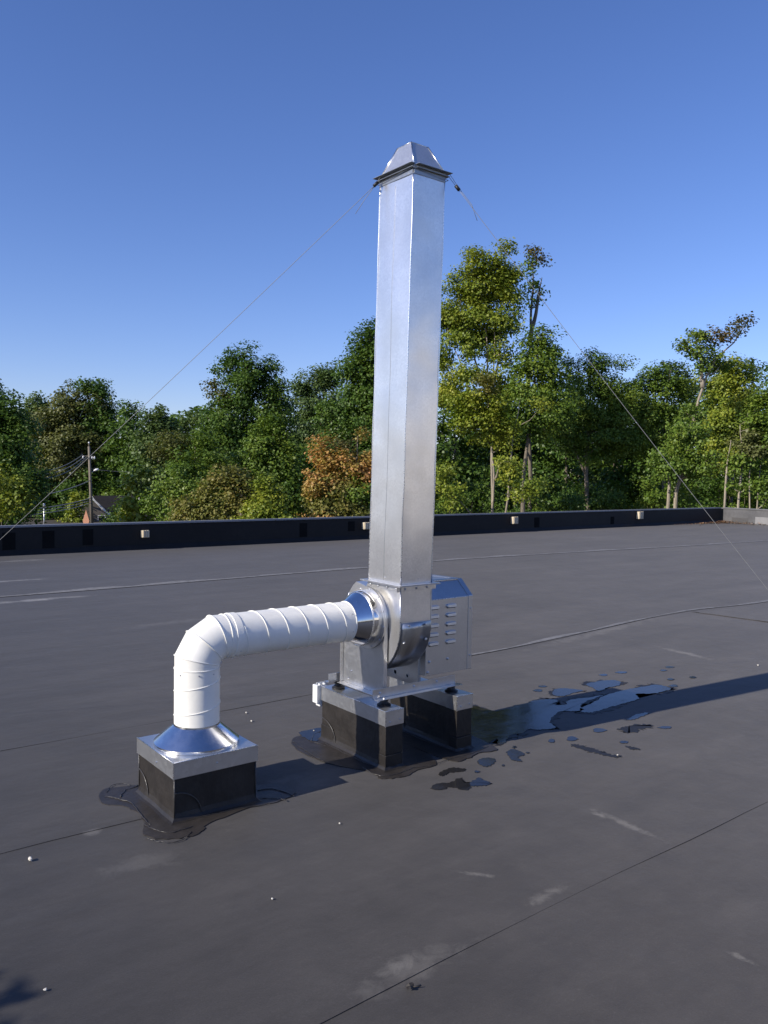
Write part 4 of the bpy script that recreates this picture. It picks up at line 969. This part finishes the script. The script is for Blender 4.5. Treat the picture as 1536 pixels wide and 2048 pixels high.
tree('maple_tree', 'orange and yellow autumn maple beside the stack, above the parapet', 'tree', px_lobes(31, [(690, 890, 24, 28, 0, 0.4, 'rust'), (726, 872, 14, 22, 0, 0.8), (650, 880, 12, 12, 0, 0.7), (640, 895, 20, 18, 0, 0.6), (668, 930, 40, 32), (715, 930, 40, 40), (640, 970, 40, 34), (690, 980, 48, 42, 0, 1, 'gold'), (735, 985, 40, 40, 0, 1, 'mid'), (640, 1015, 44, 30, 0, 1, 'gold'), (700, 1030, 50, 30, 0, 1, 'gold'), (740, 950, 30, 40), (640, 1050, 60, 30), (720, 1060, 60, 30)]), foot(690, 31), 0.105, 'orange', 20, clump_r=0.32, dens=1.0, trunk_r=0.12)
tree('bushy_tree', 'dark green bushy tree standing below the big maple, left of the orange one', 'tree', px_lobes(36, [(545, 850, 26, 28), (530, 885, 42, 36), (565, 890, 34, 34), (510, 930, 50, 40), (570, 940, 44, 44), (590, 985, 36, 44, 0, 1, 'dark'), (540, 990, 50, 40), (560, 1030, 60, 36)]), foot(550, 36), 0.115, 'mid', 21, clump_r=0.38, trunk_r=0.14)
tree('bushy_tree', 'yellowish dry-leaved bushy tree above the parapet left of centre', 'tree', px_lobes(29, [(455, 960, 36, 26), (420, 985, 36, 30), (480, 985, 40, 36), (440, 1020, 60, 30), (500, 1020, 36, 34), (380, 1020, 36, 28), (440, 1055, 80, 24)]), foot(450, 29), 0.105, 'gold', 22, clump_r=0.32, trunk_r=0.1)
tree('bushy_tree', 'bright yellow green bush between the dry bushy tree and orange maple', 'tree', px_lobes(28, [(525, 970, 22, 26), (545, 1000, 26, 30), (520, 1020, 30, 28), (560, 1040, 36, 26), (500, 1050, 40, 24)]), foot(530, 28), 0.10, 'lime', 23, clump_r=0.28, trunk_r=0.08)
tree('bushy_tree', 'soft olive willow-like bush right of the utility pole', 'tree', px_lobes(33, [(345, 900, 36, 40, 2, 0.9, 'olive'), (385, 930, 36, 40, 1), (400, 895, 30, 36, 2), (345, 965, 40, 36), (385, 990, 46, 36), (320, 1010, 36, 30), (360, 1035, 60, 24), (430, 940, 30, 40, 1)]), foot(365, 33), 0.105, 'mid', 24, clump_r=0.36, trunk_r=0.1)
tree('sumac_tree', 'small bright green layered tree just right of the utility pole', 'tree', px_lobes(40, [(283, 945, 22, 14), (275, 968, 30, 16), (290, 990, 28, 16), (262, 1008, 30, 16), (290, 1020, 26, 16), (270, 1040, 40, 16)]), foot(280, 40), 0.20, 'lime', 25, clump_r=0.36, trunk_r=0.09)
# right-hand wood
tm = foot(975, 41); 
def P(px, py, d): return at(px, py, d)
tree('maple_tree', 'tallest yellow green maple with pale bare stems, right of the stack', 'tree', px_lobes(41, [(945, 518, 26, 18), (1012, 500, 16, 18), (985, 530, 36, 26), (940, 548, 34, 26), (1015, 545, 26, 30), (915, 580, 36, 24), (975, 585, 44, 30), (1020, 600, 30, 34), (900, 625, 28, 26), (950, 640, 44, 30), (1005, 650, 36, 34), (893, 680, 24, 30, 0, 0.6), (940, 700, 40, 30, 0, 0.55), (1000, 705, 34, 26, 0, 0.8), (880, 720, 26, 40, 1, 0.6), (930, 750, 40, 26, 0, 0.5), (985, 745, 30, 20, 0, 0.7), (880, 640, 30, 40, 1), (960, 610, 40, 36, 1), (985, 560, 46, 30, 1), (960, 675, 50, 30, 1), (915, 650, 36, 30, 1), (900, 790, 36, 40, 1), (1000, 780, 36, 30, 1)]), tm, 0.125, 'lime', 31, bark='bark_pale', trunk_r=0.075, clump_r=0.42, dens=1.0,
     stems=[[tm, P(985, 860, 41), P(988, 720, 41), P(990, 560, 41)], [P(984, 860, 41), P(975, 740, 41), P(960, 560, 41)], [P(985, 830, 41.3), P(950, 720, 41.6), P(920, 600, 41)], [P(984, 870, 41), P(935, 770, 41), P(895, 660, 41.4)], [P(986, 800, 41), P(1000, 690, 41), P(1012, 520, 41)]])
t2 = foot(1050, 43)
tree('maple_tree', 'thin bare-stemmed maple spire with a rusty top beside the tallest maple', 'tree', px_lobes(43, [(1065, 505, 16, 12, 0, 0.8), (1085, 518, 14, 8, 0, 0.6), (1062, 528, 15, 14, 0, 0.8, 'mid'), (1064, 570, 14, 16, 0, 0.7, 'mid'), (1080, 585, 10, 8, 0, 0.5, 'mid'), (1066, 603, 12, 10, 0, 0.5, 'mid'), (1058, 550, 8, 10, 0, 0.5, 'mid')]), t2, 0.13, 'rust', 32, trunk_r=0.13, clump_r=0.30, stems=[[t2, P(1058, 720, 43), P(1064, 600, 43), P(1068, 500, 43)], [P(1060, 680, 43), P(1076, 600, 43), P(1084, 555, 43)]])
tree('maple_tree', 'dense mid green maple right of and below the tallest one', 'tree', px_lobes(40, [(1082, 672, 26, 20), (1060, 700, 36, 28), (1095, 705, 26, 28), (1055, 745, 44, 30), (1100, 750, 32, 36), (1040, 790, 50, 34), (1090, 800, 40, 36), (1030, 840, 50, 34), (1085, 850, 46, 36), (1120, 820, 30, 34)]), foot(1050, 40), 0.125, 'mid', 33, trunk_r=0.17, clump_r=0.42)
t3 = foot(985, 37)
tree('maple_tree', 'yellow green young maple in front, sunlit sprays below the tallest maple', 'tree', px_lobes(37, [(975, 775, 26, 20, 0, 1, 'gold'), (955, 805, 30, 24), (995, 810, 30, 24), (930, 845, 34, 24), (975, 840, 36, 26), (1015, 860, 32, 22), (960, 870, 30, 18), (920, 810, 26, 26), (1090, 812, 34, 8, -1), (1010, 890, 26, 12, 0, 0.8), (1025, 945, 26, 18, -2, 1), (1010, 925, 20, 10, -2, 1), (1075, 970, 30, 14, -2, 0.8), (1045, 985, 34, 12, -2, 0.7), (900, 990, 30, 30, -1, 0.6), (890, 950, 26, 20, 0, 0.5)]), t3, 0.12, 'lime', 34, bark='bark_pale', trunk_r=0.065, clump_r=0.36, stems=[[t3, P(988, 950, 37), P(984, 860, 37), P(980, 780, 37)], [t3, P(1025, 880, 37), P(1040, 800, 37.4)], [P(990, 960, 37), P(1005, 920, 36), P(1030, 930, 35)]])
tree('elm_tree', 'rounded small-leaved green tree in the middle of the right-hand wood', 'tree', px_lobes(44, [(1175, 705, 16, 16, 0, 0.5), (1140, 735, 26, 18, 0, 0.7), (1195, 735, 40, 26), (1240, 730, 18, 18, 0, 0.6), (1160, 770, 44, 34), (1215, 780, 46, 36), (1250, 800, 34, 40), (1170, 825, 56, 34), (1230, 840, 50, 38), (1140, 870, 50, 40), (1200, 890, 60, 40), (1255, 890, 40, 40)]), foot(1190, 44), 0.105, 'mid', 35, trunk_r=0.2, clump_r=0.42)
tree('broadleaf_tree', 'dark green tree right of the small-leaved one, under the skyline dip', 'tree', px_lobes(45, [(1310, 750, 26, 20), (1345, 745, 30, 22, 2, 1, 'blue'), (1290, 775, 30, 26), (1335, 785, 44, 32), (1300, 825, 46, 38), (1350, 840, 40, 40), (1280, 880, 40, 40), (1330, 900, 60, 40), (1375, 780, 24, 30, 2, 1, 'blue')]), foot(1320, 45), 0.13, 'mid', 36, trunk_r=0.2, clump_r=0.44)
t4 = foot(1345, 39)
tree('maple_tree', 'leaning maple with pale bent trunk and a tuft reaching up to the right', 'tree', px_lobes(39, [(1395, 668, 24, 18, 0, 0.8), (1372, 695, 20, 20, 0, 0.6), (1425, 672, 18, 20, 0, 0.7, 'rust'), (1408, 705, 34, 22, 0, 0.7), (1455, 672, 22, 12, 0, 0.6, 'rust'), (1482, 655, 16, 14, 0, 0.7, 'rust'), (1492, 643, 12, 10, 0, 0.6, 'rust'), (1400, 735, 26, 18, 0, 0.8), (1370, 880, 40, 36, -1), (1330, 930, 44, 30, -1), (1400, 930, 40, 34, -1), (1385, 830, 26, 26, 0, 0.7), (1440, 730, 26, 20, 1, 0.8), (1360, 990, 50, 24, 1, 0.6)]), t4, 0.125, 'mid', 37, bark='bark_pale', trunk_r=0.115, clump_r=0.32, stems=[[t4, P(1352, 985, 39), P(1375, 900, 39), P(1395, 810, 39), P(1408, 765, 39), P(1430, 720, 39), P(1468, 685, 39), P(1494, 645, 39)], [t4, P(1338, 980, 39), P(1342, 920, 39.4), P(1336, 905, 39.5)], [P(1406, 775, 39), P(1402, 720, 39), P(1390, 670, 39)]])
tree('broadleaf_tree', 'sunlit yellow green tree behind the leaning trunk at right', 'tree', px_lobes(43, [(1465, 735, 36, 22), (1440, 770, 40, 30), (1490, 765, 34, 32), (1455, 815, 46, 34), (1500, 810, 30, 36), (1430, 860, 44, 36), (1480, 870, 46, 38), (1440, 910, 50, 34), (1500, 740, 16, 18, 2, 0.8, 'blue')]), foot(1465, 43), 0.13, 'lime', 38, trunk_r=0.18, clump_r=0.42)
t5 = foot(1500, 36)
tree('broadleaf_tree', 'dark slim-stemmed tree at the right picture edge', 'tree', px_lobes(36, [(1530, 800, 30, 30), (1515, 840, 34, 36), (1545, 880, 40, 50), (1500, 890, 36, 34, 0, 1, 'olive'), (1475, 930, 34, 26, 0, 0.6), (1525, 950, 36, 34, 0, 0.6), (1490, 975, 34, 18, 0, 0.5), (1540, 990, 40, 24, 0, 0.5)]), t5, 0.115, 'mid', 39, trunk_r=0.09, clump_r=0.34, bark='bark_pale', stems=[[t5, P(1502, 900, 36)], [foot(1480, 36), P(1484, 930, 36), P(1480, 850, 36)], [foot(1520, 36), P(1524, 900, 36)], [foot(1455, 36), P(1452, 960, 36), P(1462, 880, 36)]])
# shaded second row that closes the wood behind
row = [(-20, 58, 830), (905, 54, 760), (1010, 58, 800), (1110, 56, 770), (1215, 60, 790), (1310, 57, 800), (1410, 58, 760), (1510, 56, 790), (1600, 50, 720), (820, 56, 780), (720, 60, 830), (600, 62, 880), (470, 58, 900), (250, 120, 880), (110, 128, 870), (30, 118, 860), (190, 125, 880), (330, 110, 880), (1150, 72, 860), (935, 74, 850)]
where = {-20: 'behind the left edge tree', 905: 'just right of the stack', 1010: 'behind the tallest maple', 1110: 'behind the dense maple', 1215: 'behind the small-leaved tree', 1310: 'behind the skyline dip', 1410: 'behind the leaning trunk', 1510: 'behind the right edge trees', 1600: 'past the right picture edge', 820: 'directly behind the stack', 720: 'behind the orange maple', 600: 'behind the dark bushy tree', 470: 'behind the big dark maple', 250: 'far behind the sumac', 110: 'far behind the utility pole', 30: 'far behind the left edge tree', 190: 'far behind the house', 330: 'far behind the willow-like bush', 1150: 'beyond the dense maple', 935: 'beyond the pale stems'}
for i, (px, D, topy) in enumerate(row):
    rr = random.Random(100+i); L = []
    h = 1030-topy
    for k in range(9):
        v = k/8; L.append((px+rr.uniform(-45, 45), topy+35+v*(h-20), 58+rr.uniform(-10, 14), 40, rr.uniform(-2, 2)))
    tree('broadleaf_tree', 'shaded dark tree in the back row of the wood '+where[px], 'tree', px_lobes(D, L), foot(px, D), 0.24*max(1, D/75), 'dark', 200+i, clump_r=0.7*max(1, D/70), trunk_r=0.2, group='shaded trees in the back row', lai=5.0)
tree('conical_shrub', 'small light green pointed shrub beside the foot of the utility pole', 'shrub', px_lobes(98, [(152, 995, 9, 14), (150, 1015, 16, 16), (155, 1035, 22, 16), (140, 1045, 22, 12), (170, 1000, 8, 12)]), foot(152, 98), 0.26, 'lime', 26, clump_r=0.5, trunk_r=0.1)
# distant wood that closes the gaps between the trunks
rr = random.Random(55); fw = []
for i in range(760):
    px = rr.uniform(-250, 1850); D_ = rr.uniform(135, 160); c = at(px, 1000, D_); hgt = rr.uniform(-4, 8.5)+3.0*math.sin(px*0.02)
    fw.append((c.x, c.y, hgt, rr.uniform(2.2, 3.4), 190, 0, 0, 0.6))
fo, _n = make_leaves('distant_wood', fw, 0.75, LEAF['dark'], None, 901)
tag(fo, 'dark distant wood closing the gaps behind the nearer trees', 'wood', kind='stuff')
tree('shrub', 'dark shrub in front of the house at far left', 'shrub', px_lobes(93, [(238, 1020, 20, 16), (262, 1012, 22, 20), (225, 1038, 16, 10), (252, 1040, 30, 14)]), foot(250, 93), 0.26, 'dark', 27, clump_r=0.6, trunk_r=0.08)
# undergrowth along the wood's edge
rr = random.Random(77)
spots = [(890, 34), (935, 36), (985, 38), (1040, 35), (1090, 36), (1140, 34), (1190, 37), (1240, 35), (1290, 34), (1340, 37), (1395, 35), (1440, 34), (1490, 33), (1535, 34), (60, 104), (125, 104), (235, 108), (10, 38)]
und = ['beside the stack', 'second right of the stack', 'under the tallest maple', 'below the sunlit maple sprays', 'left of the third parapet patch', 'under the dense maple', 'under the small-leaved tree', 'left of the right-hand beige fitting', 'above the right-hand beige fitting', 'at the foot of the leaning trunk', 'right of the leaning trunk', 'above the roof corner', 'among the slim stems at right', 'at the right picture edge', 'left of the thin street pole', 'between the thin pole and the sign', 'in front of the house', 'at the left picture edge']
for i, (px, D) in enumerate(spots):
    D = D+9 if px > 880 else D
    L = [(px+rr.uniform(-26, 26), 1012+rr.uniform(-40, 30), 30+rr.uniform(-12, 10), 18+rr.uniform(-6, 8), rr.uniform(-2, 2), 0.45) for _ in range(5)]
    tree('shrub', 'low dark green shrub '+und[i]+', showing just above the parapet', 'shrub', px_lobes(D, L), foot(px, D), 0.13*max(1, D/45), 'dark' if i % 4 else 'mid', 300+i, clump_r=0.34*max(1, D/45), trunk_r=0.05, group='shrubs along the edge of the wood')
# unseen tree added at the left roof edge to cast the bottom left shadow
SHADE_LOBES = [(Vector((-2.84, 2.50, 1.39)), 0.45, 0.70, 0.40, 6.0, None), (Vector((-3.8, 2.45, 1.1)), 0.7, 0.8, 0.6, 1.6, None), (Vector((-4.8, 2.4, 1.3)), 0.9, 1.0, 0.8, 1.3, None), (Vector((-6.6, 2.3, 2.2)), 1.4, 1.5, 1.4, 1.0, None), (Vector((-6.8, 2.2, 0.4)), 1.2, 1.4, 1.2, 1.0, None)]
tree('broadleaf_tree', 'unseen leafy tree added over the left roof edge to shade the bottom left corner', 'tree', SHADE_LOBES, (-7.2, 2.3, -5), 0.075, 'dark', 400, trunk_r=0.2, clump_r=0.16, shell=0.4, lai=5.0)

# unseen pale wing, assumed from the stack's reflection and sized to brighten it
wing = thing('unseen_wing', (30, -40, -5), 'unseen cream wing assumed beyond the near roof edge, placed to brighten the stack', 'building')
MT['render_wall'] = plain('cream_render', (0.66, 0.61, 0.52), 0.85, var=0.12, scale=0.6)
box('wall', 20, 40, -70, -9.2, -5, 4.2, MT['render_wall'], wing)
box('roof_edge', 19.9, 40.1, -70.1, -9.1, 4.201, 4.35, MT['coping'], wing)
for k in range(9):
    y = -15-k*6.0
    wd_ = box('window', 19.96, 20.001, y-1.0, y+1.0, -2.6, -1.2, MT['house_trim'], wing); box('pane', 19.95, 19.959, y-0.92, y+0.92, -2.52, -1.28, MT['glass'], wd_)

# ------------------------------------------------------------------ street behind the parapet at far left
PD = 92.0
pt = at(178, 893, PD); pole = thing('utility_pole', (pt.x, pt.y, -5), 'wooden utility pole with insulators and a street lamp at far left', 'utility pole')
pb = Vector((at(184, 1050, PD).x, at(184, 1050, PD).y, -5))
tube('pole_shaft', [pb, pb.lerp(pt, 0.5), pt], [0.19, 0.16, 0.13], MT['wood_pole'], pole, 10)
def off(p, r, u, f=0.0): return p+Rv*r+Vector((0, 0, 1))*u+Vector((Fv.x, Fv.y, 0))*f
tube('insulator_pin', [pt, off(pt, 0, 0.35)], 0.05, MT['wood_pole'], pole, 6)
tube('insulator', [off(pt, 0, 0.33), off(pt, 0, 0.42), off(pt, 0, 0.52)], [0.05, 0.12, 0.05], MT['plastic'], pole, 8)
for r, u in ((0.35, -1.25), (0.62, -1.25), (-0.65, -1.2)):
    q = off(pt, r, u); tube('insulator', [off(q, 0, -0.18), q, off(q, 0, 0.16)], [0.06, 0.11, 0.05], MT['plastic'], pole, 8)
tube('cross_bracket', [off(pt, -0.7, -1.05), off(pt, 0.7, -1.1)], 0.05, MT['wood_pole'], pole, 6)
la = off(pt, 0.0, -2.9); arm = tube('lamp_arm', [la, off(la, 0.35, 0.0), off(la, 0.55, 0.18)], 0.03, MT['galv'], pole, 6)
lm = off(la, 0.8, 0.28); tube('lamp_head', [off(lm, -0.3, -0.1), off(lm, -0.05, 0), off(lm, 0.25, 0.06), off(lm, 0.3, 0.06)], [0.05, 0.14, 0.12, 0.03], MT['plastic'], pole, 8)
def cable(a, b, sag, label, r=0.03, name='power_line'):
    pts = []
    for i in range(17):
        u = i/16; p = a.lerp(b, u); p.z -= sag*4*u*(1-u); pts.append(p)
    tag(tube(name, pts, r, MT['black_cable'], None, 5), label, 'power line', 'overhead lines at the utility pole')
cable(off(pt, -0.7, -0.9), at(60, 945, 70), 0.5, 'topmost overhead power line left of the utility pole')
cable(off(pt, -0.4, -1.0), at(70, 950, 70), 0.55, 'second overhead power line left of the utility pole')
cable(off(pt, -0.2, -1.1), at(80, 957, 70), 0.6, 'third overhead power line left of the utility pole')
cable(at(180, 961, PD), at(20, 997, 66), 0.4, 'single thick overhead cable halfway down the utility pole', 0.045)
cable(at(182, 996, PD), at(-20, 1022, 60), 0.35, 'upper of the three low cables left of the utility pole', 0.05)
cable(at(182, 1001, PD), at(-20, 1028, 60), 0.35, 'middle of the three low cables left of the utility pole', 0.035)
cable(at(182, 1006, PD), at(-20, 1034, 60), 0.35, 'lowest of the three low cables left of the utility pole', 0.04)
cable(at(182, 938, PD), at(330, 943, 96), 0.2, 'faint power line running right from the utility pole', 0.02)
cable(at(184, 992, PD), at(205, 1020, 88), 0.05, 'short service cable sloping from the pole to the house', 0.03)
sp = at(88, 1009, 76); t = thing('street_pole', (sp.x, sp.y, -5), 'thin grey metal street pole left of the utility pole', 'pole')
tube('pole_shaft', [(sp.x, sp.y, -5), sp], [0.06, 0.05], MT['galv'], t, 8)
tube('pole_cap', [off(sp, 0, -0.25), off(sp, 0, 0.1)], 0.10, MT['galv'], t, 8)
sg = at(172, 1042, 70); t = thing('road_sign', (sg.x, sg.y, -5), 'narrow peach orange diamond road sign beside the utility pole', 'road sign')
hw_, hh_ = 0.28, 0.95
V = [off(sg, -hw_, 0), off(sg, 0, -hh_), off(sg, hw_, 0), off(sg, 0, hh_)]
ob = mesh('sign_panel', V+[off(p, 0, 0, 0.03) for p in V], [(0, 1, 2, 3), (7, 6, 5, 4), (0, 4, 5, 1), (1, 5, 6, 2), (2, 6, 7, 3), (3, 7, 4, 0)], MT['sign'], t)
tube('sign_post', [(sg.x, sg.y, -5), off(sg, 0, 0.6, 0.08)], 0.04, MT['galv'], t, 6)

# house: gable end towards the camera's left, roof plane to the right
HD = 100.0
hs = at(197, 1007, HD); house = thing('house', (hs.x, hs.y, -5), 'dark sided house with brown shingle roof and white gable trim at far left', 'house')
Rh = Vector((Rv.x, Rv.y, 0)).normalized(); Fh = Vector((Fv.x, Fv.y, 0)).normalized()
gx = (Rh*0.95+Fh*0.3).normalized(); gd = (Fh*0.5+Rh*0.87).normalized()
apex = hs-Rh*0.9+Vector((0, 0, 0.95)); W2 = 2.9; slope = 1.0
def H(a, d, z): return Vector((apex.x, apex.y, apex.z))+gx*a+gd*d+Vector((0, 0, z))
LEN = 9.0
wallz = -W2*slope
gw = [H(-W2, 0.3, wallz), H(W2*0.8, 0.3, -W2*0.8*slope-0.08), H(0, 0.3, -0.1)]
V = [H(-W2*0.85, 0.3, -5-apex.z), H(W2*0.85, 0.3, -5-apex.z), H(W2*0.85, 0.3, -W2*0.85-0.06), H(0, 0.3, -0.08), H(-W2*0.85, 0.3, -W2*0.85-0.06)]
Vb = [v+gd*(LEN-0.6) for v in V]
mesh('wall', V+Vb, [(0, 1, 2, 3, 4), (9, 8, 7, 6, 5), (0, 5, 6, 1), (1, 6, 7, 2), (4, 9, 5, 0)], MT['house_wall'], house)
for s in (1, -1):
    V = [H(0, 0, 0), H(s*W2, 0, wallz), H(s*W2, LEN, wallz), H(0, LEN, 0)]; V2 = [v+Vector((0, 0, -0.09)) for v in V]
    rf = mesh('roof_slope', V+V2, [(0, 1, 2, 3), (7, 6, 5, 4), (0, 4, 5, 1), (1, 5, 6, 2), (2, 6, 7, 3), (3, 7, 4, 0)], MT['house_roof'], house)
    a, b = H(0, -0.06, -0.02), H(s*(W2+0.06), -0.06, wallz-0.08); n = Vector((0, 0, -0.26))
    mesh('rake_trim', [a, b, b+n, a+n, a-gd*0.05, b-gd*0.05, b+n-gd*0.05, a+n-gd*0.05], [(0, 1, 2, 3), (7, 6, 5, 4), (0, 4, 5, 1), (2, 6, 7, 3), (1, 5, 6, 2), (0, 3, 7, 4)], MT['house_trim'], house)
ch = H(0.9, 5.0, 0)
bm = bmesh.new(); add_box(bm, ch.x-0.25, ch.x+0.25, ch.y-0.25, ch.y+0.25, ch.z-1.2, ch.z+0.6); from_bm('chimney', bm, MT['house_trim'], house)
for a in (-1.2, 1.0):
    c = H(a, 0.27, -3.6); V = [c-gx*0.45, c+gx*0.45, c+gx*0.45+Vector((0, 0, 1.2)), c-gx*0.45+Vector((0, 0, 1.2))]
    wdw = mesh('window', V+[v-gd*0.05 for v in V], [(0, 1, 2, 3), (7, 6, 5, 4), (0, 4, 5, 1), (1, 5, 6, 2), (2, 6, 7, 3), (3, 7, 4, 0)], MT['house_trim'], house)
    c = c+Vector((0, 0, 0.08))-gd*0.055; V = [c-gx*0.37, c+gx*0.37, c+gx*0.37+Vector((0, 0, 1.04)), c-gx*0.37+Vector((0, 0, 1.04))]
    mesh('pane', V, [(0, 1, 2, 3)], MT['glass'], wdw)
tube('porch_post', [H(2.5, -0.5, -5-apex.z), H(2.5, -0.5, -2.8)], 0.07, MT['house_trim'], house, 8)
